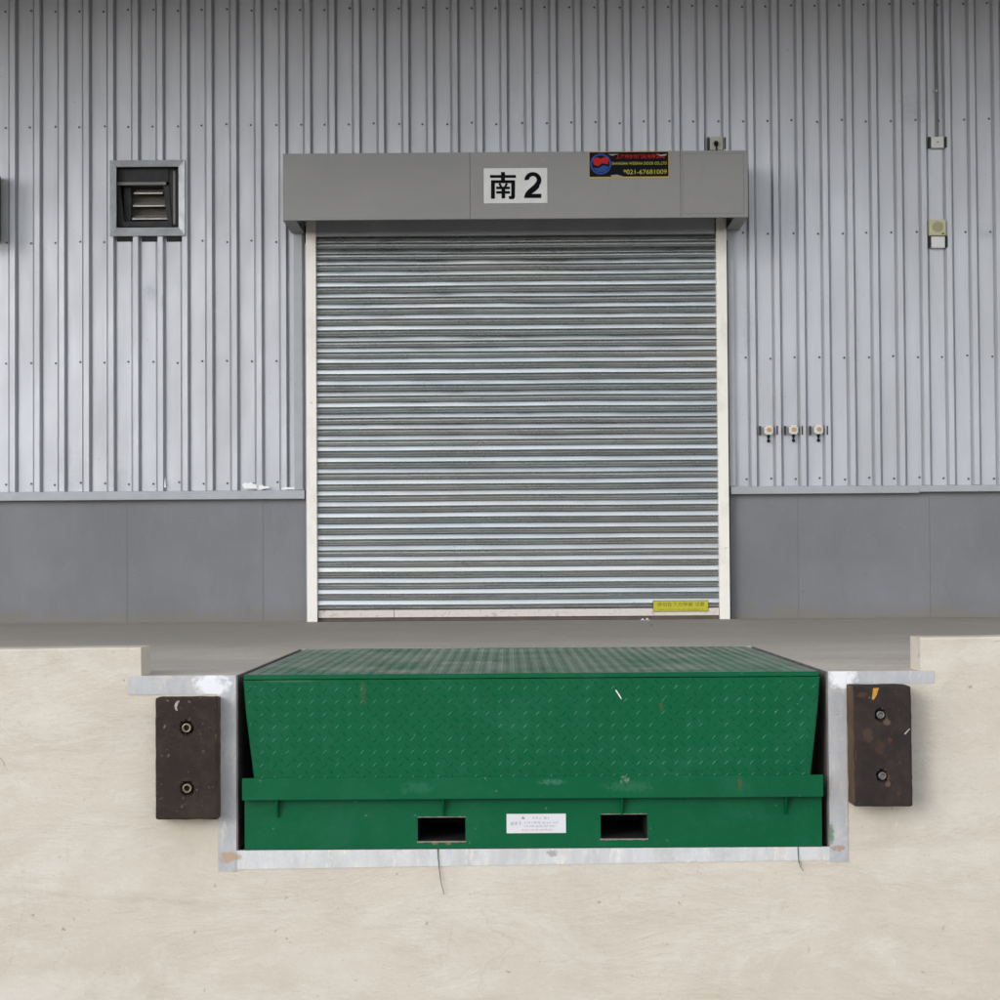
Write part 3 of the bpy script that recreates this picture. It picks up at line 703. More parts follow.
# canopy over the dock: above the picture, it shades the upper wall
bm = bmesh.new(); box(bm, -14, 14, 3.0, Yw+0.49, 4.765, 4.92)
for k in range(5): box(bm, -12+6*k-0.1, -12+6*k+0.1, 3.1, Yw-0.06, 4.925, 5.1)
obj('canopy', bm, M_CANOPY, wh)
# screws
rows = [4.56, 3.6947, 2.8273, 1.931, 1.0317]
spots = []
rnd = random.Random(4)
def screw_bm(cs):
    bm = bmesh.new()
    for c in cs:
        cyl(bm, c+Vector((0, 0.001, 0)), c+Vector((0, -0.002, 0)), 0.0085, 10); cyl(bm, c, c+Vector((0, -0.006, 0)), 0.0048, 6)
    return bm
for ri, z in enumerate(rows):
    for k in range(-2, 43):
        x = xr0 + PITCHR*k - 0.022 + rnd.uniform(-0.006, 0.006)
        if DL-0.06 < x < DR+0.04 and z < DTOP+0.4: continue
        if va.x-0.03 < x < vb.x+0.03 and vb.z-0.12 < z < va.z+0.02: continue
        spots.append(Vector((x, Yw-0.001, z + rnd.uniform(-0.008, 0.008) + (0.03 if ri == 2 and x > 1.6 else 0))))
random.Random(1).shuffle(spots)
master = None
for c in spots[:99]:
    if master is None:
        bm = screw_bm([Vector((0, 0, 0))]); me = bpy.data.meshes.new('screw'); bm.to_mesh(me); bm.free(); me.materials.append(M_SCREW)
    o = bpy.data.objects.new('screw', me); COL.objects.link(o); o.parent = wh; o.location = c-Vector(wh.location); master = o
rest = obj('screw', screw_bm(spots[99:]), M_SCREW, wh); rest['kind'] = 'stuff'
# white sealant smears above the flashing
for pts_ in ([(242, 484.5), (245, 482.5), (248, 483.4), (251, 482.2), (254, 484), (256.5, 484.4), (257, 488.9), (244, 488.6)],
             [(258.5, 485.6), (262, 484.9), (264.5, 486.4), (268, 486), (270, 488), (262, 489.2), (258.7, 488.8)],
             [(281, 488.2), (286, 487), (292, 487.6), (299, 487.1), (303, 488), (303, 489.4), (282, 489.5)],
             [(164.2, 487.5), (164.4, 482), (165, 477), (165.4, 482), (166, 487.5)]):
    bm = bmesh.new(); P = [at(x, y, Yw-0.043) for x, y in pts_]
    prism(bm, [(p.x, p.z) for p in P], Yw-0.0425, Yw-0.0405); obj('sealant_smear', bm, M_SMEAR, wh)

# ------------------------------------------------------------------ roller shutter
dr = thing('roller_shutter', (0, Yw-0.05, 0), 'closed galvanised roller shutter with pale side rails under a long grey hood', 'roller shutter')
YC = Yw-0.03                     # curtain plane (back of slats)
cl = at(317, 420, YC).x-0.02; cr_ = at(718, 420, YC).x+0.02
zc0 = at(515, 609, YC).z; zc1 = at(515, 226, YC).z
N = 34; z_first = at(515, 240.5, YC).z; z_last = zc0; ph = (z_first-z_last)/33.5
bm = bmesh.new()
prof = []
KEY = [(0.00, -0.12), (0.045, -0.10), (0.06, -0.02), (0.085, 0.012), (0.14, 0.030), (0.20, 0.042), (0.235, 0.045), (0.25, -0.02), (0.265, -0.10),
       (0.30, -0.13), (0.325, -0.10), (0.345, 0.05), (0.375, 0.165), (0.41, 0.222), (0.45, 0.240), (0.50, 0.238), (0.62, 0.222), (0.74, 0.200), (0.84, 0.170), (0.90, 0.120), (0.96, 0.035), (0.985, -0.06)]
SLAT = []
for (t0_, p0_), (t1_, p1_) in zip(KEY, KEY[1:]):
    SLAT.append((t0_, p0_))
    if t1_-t0_ > 0.03: SLAT += [(t0_+(t1_-t0_)*f, p0_+(p1_-p0_)*f) for f in (0.2, 0.8)]
SLAT.append(KEY[-1])
z = z_last
k = 0; rnd = random.Random(11)
while z < zc1+0.25:
    slack = 1.0 if k > 5 else 0.85        # the lowest slats hang looser
    h = ph*rnd.uniform(0.985, 1.015); tw = rnd.uniform(-0.06, 0.10); rise = rnd.uniform(-0.012, 0.012)*h
    # from the bottom: interlock groove, small lower curl, groove, main crown
    for t, p in SLAT:
        y = -p*ph*slack + tw*h*(t-0.5)*0.75
        prof.append((YC+y, z+h*t+(rise if 0.4 < t < 0.9 else 0)))
    z += h; k += 1
nx = 60
cols = []
for i in range(nx+1):
    x = cl+(cr_-cl)*i/nx
    cols.append([bm.verts.new((x, y+0.0028*noise.noise(Vector((x*1.8, 0, zz*7)))+0.0012*noise.noise(Vector((x*7, 5, zz*12))), zz+0.0034*noise.noise(Vector((x*1.1, 3, zz*3))))) for y, zz in prof])
for i in range(nx):
    for j in range(len(prof)-1): bm.faces.new((cols[i][j], cols[i+1][j], cols[i+1][j+1], cols[i][j+1]))
cur = obj('curtain', bm, M_SLAT, dr, True)
# bottom bar
bz0 = at(515, 616.5, YC-0.02).z; bz1 = zc0
xl_, xr_ = at(318.5, 612, YC-0.03).x, at(719, 612, YC-0.03).x
xj = at(394, 612, YC-0.03).x
q = MatB('bottom_bar_paint', 0.5, 0, 0.4).base((0.66, 0.60, 0.56))
q.over(q.ramp(q.noise(30, 6, 0.75), 0.55, 0.68), (0.33, 0.25, 0.20), 0.7)
M_BAR = q.done()
for x0, x1 in ((xl_, xj-0.002), (xj+0.002, xr_)):
    bm = bmesh.new(); prism(bm, [(YC-0.03, bz0), (YC-0.03, bz1-0.004), (YC-0.026, bz1), (YC+0.0, bz1), (YC+0.0, bz0)], x0, x1, 'x')
    bb = obj('bottom_bar', bm, M_BAR, dr)
bm = bmesh.new(); box(bm, xl_, xr_, YC-0.012, YC+0.004, 0.002, bz0-0.0005)
obj('rubber_seal', bm, simple('grimy_seal', (0.13, 0.10, 0.085), 0.9), dr)
# guide rails
YR = Yw-0.10
for (ta, tb, ba_, bb_) in (((304.6, 235), (315, 235), (308.5, 621), (318, 620)), ((715.7, 235), (726, 235), (720.3, 616), (730.6, 615.5))):
    x0 = (at(*ta, YR).x+at(*ba_, YR).x)/2; x1 = (at(*tb, YR).x+at(*bb_, YR).x)/2
    bm = bmesh.new(); box(bm, x0, x1, YR, Yw+0.02, 0.001, at(515, 205, YR).z, 0.003)
    obj('guide_rail', bm, M_RAIL, dr)
    inner = x1 if x0 < 0 else x0-0.006
    outer = x0-0.012 if x0 < 0 else x1+0.0005
    bm = bmesh.new(); box(bm, outer, outer+0.0115, Yw-0.055, Yw+0.03, 0.001, 2.8)
    obj('rail_edge', bm, M_FLASH if x0 < 0 else M_VDARK, dr)
# flat jamb flashing beside the rails
for (p0, p1) in ((294, 304), (727.5, 734)):
    x0 = at(p0, 330, Yw-0.04).x; x1 = at(p1, 330, Yw-0.04).x
    bm = bmesh.new(); box(bm, x0, x1-(0.014 if p0 < 500 else 0), Yw-0.046, Yw-0.041, zfL+0.001 if p0 < 500 else zfR+0.001, at(515, 222, Yw).z)
    obj('jamb_trim', bm, M_FLASH, dr)
# hood
HP = 0.66; YH = Yw-HP
a = at(283, 153, YH); b = at(748, 217.5, YH); a2 = at(748, 151, YH); b2 = at(283, 220, YH)
hx0, hx1 = (a.x+b2.x)/2, (b.x+a2.x)/2; hz0, hz1 = (b.z+b2.z)/2, (a.z+a2.z)/2
bm = bmesh.new()
def seamx(px): return at(px, 185, YH).x
t = 0.004
ri, li = seamx(680.5), seamx(470)
box(bm, hx0+t, hx1-t, YH+t, Yw-0.041, hz1-t, hz1-0.0003)                # top
box(bm, hx0, hx0+t, YH+0.0, Yw-0.041, hz0, hz1); box(bm, hx1-t, hx1, YH+0.0, Yw-0.041, hz0, hz1)
gx0, gx1 = at(304, 228, YR).x-0.004, at(726, 228, YR).x+0.004
box(bm, hx0+t, gx0, YH+t, Yw-0.041, hz0+0.0005, hz0+t); box(bm, gx1, hx1-t, YH+t, Yw-0.041, hz0+0.0005, hz0+t)   # bottom ends
hood = obj('hood', bm, M_HOOD, dr)
for (u, v) in ((hx0+t+0.0004, li-0.0012), (li+0.0012, ri-0.0012), (ri+0.0012, hx1-t-0.0004)):
    bm = bmesh.new(); box(bm, u, v, YH, YH+t-0.0003, hz0, hz1, 0.0012)
    box(bm, u, v, YH+t, YH+0.02, hz0, hz0+0.003)                         # folded return
    obj('hood_front', bm, M_HOOD, hood)
c0 = at(682, 153.5, YH); c1 = at(744, 213.5, YH)
bm = bmesh.new()
ww_ = 0.0025
for (x0, x1, z0, z1) in ((c0.x, c0.x+ww_, c1.z, c0.z), (c1.x-ww_, c1.x, c1.z, c0.z), (c0.x+ww_, c1.x-ww_, c1.z, c1.z+ww_), (c0.x+ww_, c1.x-ww_, c0.z-ww_, c0.z)):
    box(bm, x0, x1, YH-0.0018, YH-0.0002, z0, z1)
obj('access_panel', bm, M_HDARK, hood)
# dark header inside the hood, between the rails
zh = at(515, 235, Yw-0.09).z
bm = bmesh.new(); box(bm, gx0+0.09, gx1-0.09, Yw-0.09, Yw-0.085, zh, hz1-0.01); box(bm, gx0+0.09, gx1-0.09, Yw-0.084, Yw-0.055, zh, zh+0.004)
obj('header_plate', bm, M_FLASH, dr)
# yellow sticker low on the shutter
YS = YC-0.034
a = at(653, 600.5, YS); b = at(708.5, 611.5, YS)
bm = bmesh.new(); box(bm, a.x, b.x, YS, YS+0.003, b.z, a.z)
stk = obj('warning_sticker', bm, M_YEL, dr); stk['label'] = 'yellow sticker with brown print low on the shutter'
H = a.z-b.z; W = b.x-a.x
bm = bmesh.new()
box(bm, a.x, b.x, YS-0.0005, YS-0.0001, b.z, b.z+H*0.05); box(bm, a.x, b.x, YS-0.0005, YS-0.0001, a.z-H*0.05, a.z)
box(bm, a.x, a.x+0.003, YS-0.0005, YS-0.0001, b.z+H*0.05, a.z-H*0.05); box(bm, b.x-0.003, b.x, YS-0.0005, YS-0.0001, b.z+H*0.05, a.z-H*0.05)
obj('border', bm, M_YTX, stk)
text_mesh('请勿在下方停留 注意', W*0.86, H*0.36, (a.x+b.x)/2, a.z-H*0.34, YS-0.0003, M_YTX, stk)
marks(a.x+W*0.1, b.x-W*0.1, b.z+H*0.12, b.z+H*0.26, 22, YS-0.0003, M_YTX, stk, 9)

# ------------------------------------------------------------------ number sign on the hood
YP = YH-0.005
a = at(483.7, 168.3, YP); b = at(547.5, 203, YP)
sg = thing('number_sign', ((a.x+b.x)/2, YP, b.z), 'white number sign with a black Chinese character and 2 on the shutter hood', 'sign')
bm = bmesh.new(); box(bm, a.x, b.x, YP, YH-0.0006, b.z, a.z, 0.0008); obj('plate', bm, M_SIGNW, sg)
YT = YP-0.0008
def P(zx_, zy_):
    p = at(470+zx_/10, 140+zy_/10, YT); return (p.x, p.z)
def quadstroke(bm, x0, y0, x1, y1, dy=0.0):
    prism(bm, [P(x0, y1), P(x1, y1), P(x1, y0), P(x0, y0)], YT-0.0006-dy, YT+0.0006)
bm = bmesh.new()
quadstroke(bm, 200, 350, 460, 379); quadstroke(bm, 310, 320, 350, 402, .0002); quadstroke(bm, 210, 402, 450, 432, .0004)
quadstroke(bm, 210, 431, 249, 588, .0006)
prism(bm, [P(412, 431), P(450, 431), P(450, 570), P(443, 585), P(428, 592), P(392, 592), P(385, 562), P(412, 560)], YT-0.0014, YT+0.0006)
quadstroke(bm, 262, 466, 400, 492); quadstroke(bm, 262, 511, 400, 537, .0002); quadstroke(bm, 315, 466, 352, 584, .0010)
prism(bm, [P(283, 438), P(305, 431), P(322, 466), P(300, 470)], YT-0.0018, YT+0.0006)
prism(bm, [P(380, 438), P(358, 431), P(341, 466), P(363, 470)], YT-0.0018, YT+0.0006)
obj('character', bm, M_INK, sg)
bm = bmesh.new(); pts = []
for k in range(19):
    a_ = math.radians(182-k*12.2); pts.append(P(629+85*math.cos(a_), 402-81*math.sin(a_)))
pts += [P(690, 478), P(662, 506), P(634, 526), P(618, 538), P(713, 538), P(713, 580), P(540, 580), P(543, 558), P(554, 530), P(576, 503), P(608, 474), P(640, 447), P(655, 428)]
for k in range(13):
    a_ = math.radians(-22+k*16.5); pts.append(P(629+39*math.cos(a_), 399-38*math.sin(a_)))
prism(bm, pts, YT-0.0008, YT+0.0006); obj('numeral', bm, M_INK, sg)

# ------------------------------------------------------------------ small company sign
YP = YH-0.004
a = at(588.5, 151.8, YP); b = at(669.3, 177.6, YP); W = b.x-a.x; H = a.z-b.z
ad = thing('company_sign', ((a.x+b.x)/2, YP, b.z), 'small black company sign with yellow border, red and yellow lettering on the hood', 'sign')
bm = bmesh.new(); box(bm, a.x, b.x, YP, YH-0.0006, b.z, a.z); obj('border', bm, M_ADYE, ad)
bm = bmesh.new(); box(bm, a.x+0.006, b.x-0.006, YP-0.0008, YP-0.0001, b.z+0.009, a.z-0.004); obj('plate', bm, M_ADBG, ad)
yt = YP-0.001
ex, ez = a.x+W*0.15, a.z-H*0.47
bm = bmesh.new(); ring(bm, (ex, ez), H*0.40, H*0.33, yt-0.0004, yt, 28)
obj('emblem_ring', bm, M_ADBLU, ad)
bm = bmesh.new(); prism(bm, [(ex-H*.30, ez-H*.12), (ex-H*.16, ez-H*.28), (ex, ez-H*.32), (ex+H*.18, ez-H*.27), (ex+H*.30, ez-H*.1), (ex+H*.1, ez-H*.04), (ex-H*.1, ez-H*.16)], yt-0.0004, yt)
obj('emblem_base', bm, M_ADBLU, ad)
bm = bmesh.new(); prism(bm, [(ex-H*.27, ez-H*.02), (ex-H*.30, ez+H*.2), (ex-H*.12, ez+H*.26), (ex, ez+H*.2), (ex+H*.14, ez+H*.27), (ex+H*.3, ez+H*.22), (ex+H*.27, ez+H*.0), (ex+H*.05, ez+H*.03), (ex-H*.1, ez-H*.08)], yt-0.0008, yt)
obj('emblem_letters', bm, M_ADRED, ad)
text_mesh('上海威尔华门业有限公司', W*0.60, H*0.17, a.x+W*0.64, a.z-H*0.19, yt, M_ADRED, ad, bold=0.02)
text_mesh('SHANGHAI WEIERHA DOOR CO.,LTD', W*0.68, H*0.13, a.x+W*0.63, a.z-H*0.46, yt, M_ADTX, ad, bold=0.012)
text_mesh('*021-67681009', W*0.54, H*0.19, a.x+W*0.70, a.z-H*0.77, yt, M_ADTX, ad, bold=0.015)
for pts_ in ([(608, 154.2), (619, 154), (612, 155.8)], [(610.5, 175.2), (617, 174.6), (624, 176.6), (612, 176.7)], [(656, 153.6), (661, 154.8), (667, 153.8), (666, 155.6), (660, 156.2)]):
    patch('peeled_spot', pts_, yt, 0.0012, M_ADGR, ad)

# ------------------------------------------------------------------ beacon plate above the hood
a = at(710, 136.5, Yw-0.05); b = at(723, 150, Yw-0.05)
bp = thing('wall_plate', ((a.x+b.x)/2, Yw-0.05, b.z), 'small beige wall plate with a black knob just above the hood', 'electrical plate')
bm = bmesh.new(); box(bm, a.x, b.x, Yw-0.05, Yw-0.002, b.z, a.z, 0.004); obj('plate', bm, M_BEIGE, bp)
k = at(716.3, 143.2, Yw-0.09)
bm = bmesh.new(); bmesh.ops.create_uvsphere(bm, u_segments=16, v_segments=10, radius=0.019, matrix=Matrix.Translation((k.x, Yw-0.075, k.z)) @ Matrix.Diagonal((0.9, 1.0, 1.15, 1)))
cyl(bm, (k.x, Yw-0.07, k.z), (k.x, Yw-0.049, k.z), 0.014, 12)
obj('knob', bm, M_BLACK, bp, True)
bm = bmesh.new(); tube(bm, [Vector((k.x, Yw-0.075, k.z-0.014)), Vector((k.x+0.003, Yw-0.07, k.z-0.035)), Vector((k.x+0.004, Yw-0.06, k.z-0.062))], 0.006, 8); obj('cable', bm, M_BLACK, bp)

# ------------------------------------------------------------------ junction box with conduit, sounder
a = at(931.3, 136.5, Yw-0.05); b = at(944, 147.7, Yw-0.05)
jb = thing('junction_box', ((a.x+b.x)/2, Yw-0.05, b.z), 'small pale junction box on the wall at the end of a grey conduit', 'junction box')
bm = bmesh.new(); box(bm, a.x, b.x, Yw-0.05, Yw-0.002, b.z, a.z, 0.007); ebox = obj('case', bm, M_WHITE, jb)
bm = bmesh.new(); box(bm, a.x+0.014, b.x-0.014, Yw-0.054, Yw-0.0505, b.z+0.013, a.z-0.013, 0.0015); obj('lid', bm, M_CREAM if False else M_SIGNW, jb)
bm = bmesh.new(); c = (a+b)/2; cyl(bm, (c.x, Yw-0.057, c.z), (c.x, Yw-0.0535, c.z), 0.007, 12); obj('lid_screw', bm, M_BOLT, jb)
x_ = at(937, 134, Yw-0.02).x
bm = bmesh.new(); tube(bm, [Vector((x_+0.001*math.sin(i), Yw-0.02, a.z-0.002+i*(4.7-a.z)/8)) for i in range(9)], 0.0115, 12)
obj('conduit', bm, M_COND, jb)
pz = at(935, 91, Yw-0.02).z
for z_ in (pz, pz+1.0):
    bm = bmesh.new(); box(bm, x_-0.026, x_+0.026, Yw-0.008, Yw-0.001, z_-0.009, z_+0.009, 0.002); ring(bm, (x_, z_), 0.001, 0.0005, Yw-0.001, Yw-0.0005, 6)
    cyl(bm, (x_, Yw-0.02, z_-0.009), (x_, Yw-0.02, z_+0.009), 0.0145, 12)
    obj('clip', bm, M_FLASH, jb)
Ys = Yw-0.075
a = at(929.3, 219.8, Ys); b = at(946.3, 235.3, Ys)
sp = thing('sounder', ((a.x+b.x)/2, Ys, b.z), 'cream square sounder with round grille mounted above a small pale box', 'sounder')
bm = bmesh.new(); box(bm, a.x, b.x, Ys, Yw-0.002, b.z, a.z, 0.006); obj('case', bm, M_CREAM, sp)
c = (a+b)/2
bm = bmesh.new(); cyl(bm, (c.x, Ys-0.0015, c.z+0.006), (c.x, Ys+0.001, c.z+0.006), 0.041, 28)
for r in (0.036, 0.026, 0.016): ring(bm, (c.x, c.z+0.006), r, r-0.004, Ys-0.004, Ys-0.0016, 28)
obj('grille', bm, M_CREAM2, sp)
bm = bmesh.new(); box(bm, b.x-0.034, b.x-0.014, Ys-0.002, Ys-0.0002, b.z+0.009, b.z+0.017); obj('badge', bm, M_INK, sp)
a = at(931.3, 236.3, Yw-0.05); b = at(945.2, 247.8, Yw-0.05)
sb = thing('terminal_box', ((a.x+b.x)/2, Yw-0.05, b.z), 'small pale grey terminal box right below the cream sounder', 'terminal box')
bm = bmesh.new(); box(bm, a.x, b.x, Yw-0.05, Yw-0.002, b.z, a.z, 0.005); obj('case', bm, M_SIGNW, sb)
bm = bmesh.new(); box(bm, a.x+0.008, b.x-0.008, Yw-0.053, Yw-0.0505, b.z+0.010, a.z-0.008, 0.001); obj('lid', bm, M_WHITE, sb)

# ------------------------------------------------------------------ three push-button boxes
def button_box(px, py, lab):
    Yb = Yw-0.05; c = at(px, py, Yb)
    t = thing('button_box', (c.x, Yb, c.z-0.035), lab, 'button box', 'push button boxes in a row right of the shutter')
    bm = bmesh.new(); r = 0.034; k = 0.010
    prism(bm, [(c.x-r+k, c.z-r), (c.x+r-k, c.z-r), (c.x+r, c.z-r+k), (c.x+r, c.z+r-k), (c.x+r-k, c.z+r), (c.x-r+k, c.z+r), (c.x-r, c.z+r-k), (c.x-r, c.z-r+k)], Yb, Yw-0.001)
    bmesh.ops.bevel(bm, geom=[e for e in bm.edges if all(abs(v.co.y-Yb) < 1e-5 for v in e.verts)], offset=0.005, segments=2, affect='EDGES')
    obj('case', bm, M_WHITE, t)
    for sx in (-1, 1):
        for sz in (-1, 1):
            bm = bmesh.new(); cyl(bm, (c.x+sx*0.026, Yb-0.0012, c.z+sz*0.026), (c.x+sx*0.026, Yb+0.001, c.z+sz*0.026), 0.004, 8); obj('case_screw', bm, M_BOLT, t)
    bm = bmesh.new(); cyl(bm, (c.x, Yb-0.004, c.z+0.002), (c.x, Yb+0.001, c.z+0.002), 0.020, 20); bez = obj('bezel', bm, M_SIGNW, t)
    bm = bmesh.new(); cyl(bm, (c.x, Yb-0.015, c.z+0.002), (c.x, Yb-0.0035, c.z+0.002), 0.0135, 20, 0.0155); obj('button', bm, M_ORANGE, t)
    bm = bmesh.new(); zc = c.z-r
    cyl(bm, (c.x, Yb+0.022, zc-0.028), (c.x, Yb+0.022, zc+0.001), 0.007, 12, 0.015)
    cyl(bm, (c.x, Yb+0.022, zc-0.038), (c.x, Yb+0.022, zc-0.027), 0.005, 10)
    bmesh.ops.create_uvsphere(bm, u_segments=14, v_segments=8, radius=0.013, matrix=Matrix.Translation((c.x, Yb+0.022, zc-0.045)))
    obj('cable_gland', bm, M_BLACK, t, True)
button_box(768.8, 430.0, 'white box with orange button, first right of the shutter, nearest its rail')
button_box(793.8, 429.6, 'white box with orange button, middle one of the row of three')
button_box(818.8, 429.4, 'white box with orange button, last of the row, farthest from the shutter')

def shade_tabs(px, py, hh, parent, half=8.4, th=0.011):  # added dark tabs imitating each box's shade on the rib webs
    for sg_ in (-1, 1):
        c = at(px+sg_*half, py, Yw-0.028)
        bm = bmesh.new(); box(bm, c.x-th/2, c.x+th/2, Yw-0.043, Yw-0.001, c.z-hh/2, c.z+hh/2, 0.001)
        obj('shade_tab', bm, M_VDARK, parent)
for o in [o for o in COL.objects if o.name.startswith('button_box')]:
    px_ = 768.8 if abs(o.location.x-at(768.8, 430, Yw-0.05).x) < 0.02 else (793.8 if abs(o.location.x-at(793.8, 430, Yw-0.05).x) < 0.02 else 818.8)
    shade_tabs(px_-0.2, 430.5, 0.066, o)
shade_tabs(937.4, 142.5, 0.08, jb, 8.2, 0.014); shade_tabs(938.2, 242, 0.082, sb, 8.3, 0.014); shade_tabs(716.5, 143.5, 0.09, bp, 8.3, 0.012)
# ------------------------------------------------------------------ vent
Yv = Yw-0.060
A = at(109.8, 160.3, Yv); B = at(184.8, 235.5, Yv)
vt = thing('wall_vent', ((A.x+B.x)/2, Yv, B.z), 'square louvred wall vent with a mitred pale steel trim and dark inside', 'vent')
ia = at(115.8, 166.5, Yv); ib = at(178.3, 227, Yv)
o4 = [(A.x, A.z), (B.x, A.z), (B.x, B.z), (A.x, B.z)]; i4 = [(ia.x, ia.z), (ib.x, ia.z), (ib.x, ib.z), (ia.x, ib.z)]
for k in range(4):
    k2 = (k+1) % 4; bm = bmesh.new()
    o0, o1, i1, i0 = [Vector((p[0], p[1])) for p in (o4[k], o4[k2], i4[k2], i4[k])]
    def V(p, y): return bm.verts.new((p.x, y, p.y))
    e = (o1-o0).normalized()*0.0008
    a0, a1, b1, b0 = V(o0+e, Yv), V(o1-e, Yv), V(i1-e, Yv+0.014), V(i0+e, Yv+0.014)
    c0_, c1_, d1, d0 = V(o0+e, Yw-0.001), V(o1-e, Yw-0.001), V(i1-e, Yw+0.004), V(i0+e, Yw+0.004)
    for f in ((a0, a1, b1, b0), (c0_, d0, d1, c1_), (a0, c0_, c1_, a1), (b0, b1, d1, d0), (a0, b0, d0, c0_), (a1, c1_, d1, b1)): bm.faces.new(f)
    bmesh.ops.recalc_face_normals(bm, faces=bm.faces)
    obj('trim', bm, M_VFR, vt)
# recessed duct
bm = bmesh.new(); y0, y1 = Yw-0.02, Yw+0.42; t = 0.004
box(bm, ia.x-t, ia.x, y0, y1, ib.z, ia.z); box(bm, ib.x, ib.x+t, y0, y1, ib.z, ia.z)
box(bm, ia.x-t, ib.x+t, y0, y1, ia.z, ia.z+t); box(bm, ia.x-t, ib.x+t, y0, y1, ib.z-t, ib.z); box(bm, ia.x, ib.x, y1, y1+t, ib.z, ia.z)
obj('duct', bm, M_VDARK, vt)
# fixed upper cover and louvre frame
Yf = Yw+0.03
def R4(x0, y0, x1, y1, Y): p = at(x0, y0, Y); r = at(x1, y1, Y); return p.x, r.x, r.z, p.z
x0, x1, z0, z1 = R4(115.5, 166, 168.5, 182, Yf); bm = bmesh.new(); box(bm, x0, x1, Yf, Yf+0.01, z0, z1+0.01); obj('cover_plate', bm, M_VDARK, vt)
x0, x1, z0, z1 = R4(115.5, 182, 166, 184.8, Yf-0.03); bm = bmesh.new(); box(bm, x0, x1, Yf-0.03, Yf+0.01, z0, z1-0.001, 0.002); obj('drip_edge', bm, M_COND, vt)
bm = bmesh.new()
def bar(pts, Y, th=0.02):
    prism(bm, [(at(x, y, Y).x, at(x, y, Y).z) for x, y in pts], Y, Y+th)
bar([(116, 185), (120, 185), (124.5, 224), (121, 226), (116, 226)], Yf)
obj('louvre_side', bm, M_VDARK, vt)
bm = bmesh.new(); bar([(163, 185), (168.8, 185), (172, 226.5), (168, 226.5)], Yf); obj('louvre_side', bm, M_VDARK, vt)
bm = bmesh.new(); bar([(124, 221.5), (169, 221), (169.5, 226.5), (121.5, 226.5)], Yf-0.004); obj('louvre_sill', bm, M_VDARK, vt)
for (xa_, xb_, yy) in ((134, 162.5, 193.2), (133, 165, 205.8), (132, 167, 218.8)):
    Yl = Yf+0.06; p = at(xa_, yy, Yl); r = at(xb_, yy, Yl)
    bm = bmesh.new(); prism(bm, [(Yl, p.z-0.006), (Yl, p.z+0.003), (Yl+0.08, p.z+0.04), (Yl+0.08, p.z+0.034), (Yl+0.004, p.z-0.006)], p.x, r.x, 'x'); obj('louvre_blade', bm, M_VBL, vt)
bm = bmesh.new(); x0, x1, z0, z1 = R4(124, 186, 131, 221, Yf+0.05); box(bm, x0, x1, Yf+0.05, Yf+0.06, z0, z1); obj('inner_jamb', bm, M_VDARK, vt)
bm = bmesh.new(); x0, x1, z0, z1 = R4(131, 186, 168, 221, Yf+0.16); box(bm, x0, x1, Yf+0.16, Yf+0.17, z0, z1); obj('back_plate', bm, M_BROWN, vt)
Yq = Yw-0.012
p = at(174, 171, Yq); r = at(174.8, 224, Yq)
bm = bmesh.new(); box(bm, p.x-0.007, p.x+0.009, Yq, Yq+0.006, r.z, p.z, 0.001)
for f in (0.02, 0.5, 0.97): cyl(bm, (p.x+0.001, Yq-0.006, p.z+(r.z-p.z)*f), (p.x+0.001, Yq+0.001, p.z+(r.z-p.z)*f), 0.005, 8)
obj('hinge_strip', bm, M_COND, vt)
bm = bmesh.new(); x0, x1, z0, z1 = R4(169, 168, 178, 226, Yf+0.01); box(bm, x0, x1, Yf+0.011, Yf+0.02, z0, z1); obj('side_plate', bm, M_VDARK, vt)
# closure pieces in the pans under the trim
for (xa_, xb_) in ((116.5, 135.5), (141.5, 160.5), (166.5, 184.5)):
    p = at(xa_, 236.3, Yw-0.02); r = at(xb_, 241.3, Yw-0.02)
    bm = bmesh.new(); prism(bm, [(Yw-0.028, B.z-0.001), (Yw-0.004, r.z), (Yw-0.002, r.z), (Yw-0.002, B.z-0.001)], p.x, r.x, 'x'); obj('closure_piece', bm, M_VDARK, vt)

# ------------------------------------------------------------------ brown box at the left edge
Yn = Yw-0.32
a = at(-60, 170, Yn); b = at(-7, 236, Yn); b.x = at(2.2, 203, Yw).x
nb = thing('wall_cabinet', ((a.x+b.x)/2, Yn, b.z), 'dark brown box on the wall, only its edge in view at far left', 'cabinet')
bm = bmesh.new(); box(bm, a.x, b.x, Yn, Yw-0.041, b.z, a.z, 0.004); obj('case', bm, M_BROWN, nb)
bm = bmesh.new(); box(bm, a.x+0.03, b.x-0.03, Yn-0.004, Yn-0.0003, b.z+0.03, a.z-0.03, 0.001); obj('door', bm, M_BROWN, nb)

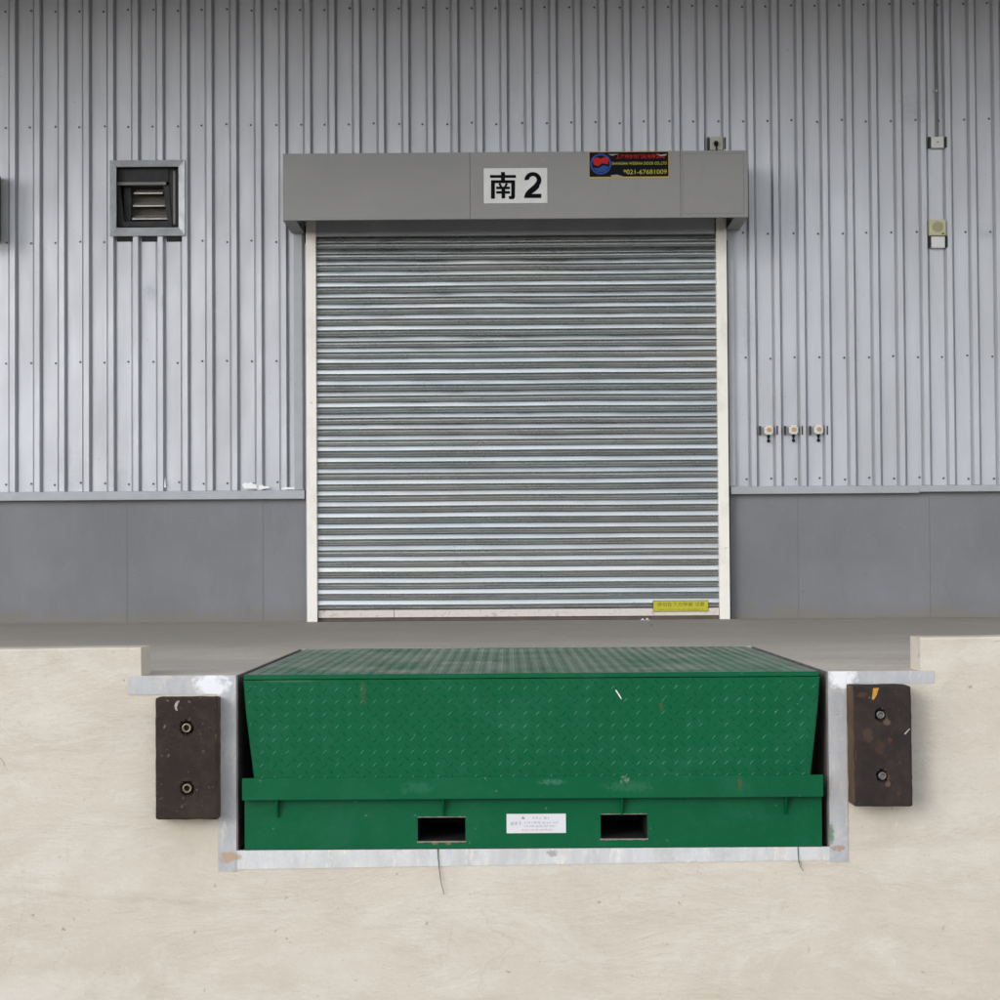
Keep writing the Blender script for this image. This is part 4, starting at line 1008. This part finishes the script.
# ------------------------------------------------------------------ stems and scraps
def stem(pts, Y, lab, m, r=0.0022, twig=None):
    P_ = [at(x, y, Y+dy) for x, y, dy in pts]
    t = thing('plant_stem', P_[0], lab, 'plant stem')
    bm = bmesh.new(); tube(bm, P_, r, 6, r*0.5)
    obj('stalk', bm, m, t)
    if twig:
        bm = bmesh.new(); tube(bm, [at(x, y, Y+dy) for x, y, dy in twig], r*0.8, 5, r*0.4); obj('twig', bm, m, t)
stem([(437.8, 848.5, 0.004), (438.3, 858, 0), (439.2, 867, 0), (440.2, 876, -0.004), (441.6, 885, -0.006), (443.2, 890, -0.004), (444, 894.5, 0)], -0.012, 'thin dry stem hanging down the concrete below the left fork opening', M_STEM)
stem([(798, 847, 0.006), (798.3, 855, 0), (798.8, 862, -0.004), (800.5, 867, -0.008), (803.5, 871.5, -0.006)], -0.012, 'thin greenish stem hanging below the right end of the leveler', M_STEMG, 0.002, [(798.8, 861, -0.004), (801.2, 863.5, -0.01), (801, 867, -0.012)])
def scrap(px, py, s, seed, lab, m=M_PAPER):
    c = onfloor(px, py); rnd = random.Random(seed); bm = bmesh.new()
    n = 7; top = bm.verts.new(c+Vector((0, 0, s*1.0)))
    rim = [bm.verts.new(c+Vector((s*math.cos(6.28*i/n)*rnd.uniform(.6, 1), s*math.sin(6.28*i/n)*rnd.uniform(.6, 1), 0.002+s*rnd.uniform(0, .25)))) for i in range(n)]
    for i in range(n): bm.faces.new((rim[i], rim[(i+1) % n], top))
    bm.faces.new(rim[::-1])
    tag(obj('litter_scrap', bm, m), lab, 'litter')
bm = bmesh.new(); Pq = [at(x, y, -0.0215) for x, y in ((615.2, 690.2), (616.3, 689.8), (620.6, 696.2), (621.8, 699.2), (620.6, 698.8), (618.6, 695.5))]
prism(bm, [(p.x, p.z) for p in Pq], -0.0218, -0.0175); obj('scratch', bm, M_SMEAR, lv)
scrap(642.7, 620.9, 0.020, 1, 'tiny white crumb on the floor before the shutter, left one of a pair')
scrap(647.2, 620.7, 0.022, 2, 'tiny white crumb on the floor before the shutter, right one of a pair')
scrap(651.5, 625.8, 0.010, 3, 'tiny dark crumb on the floor in front of the two white crumbs', M_STEM)
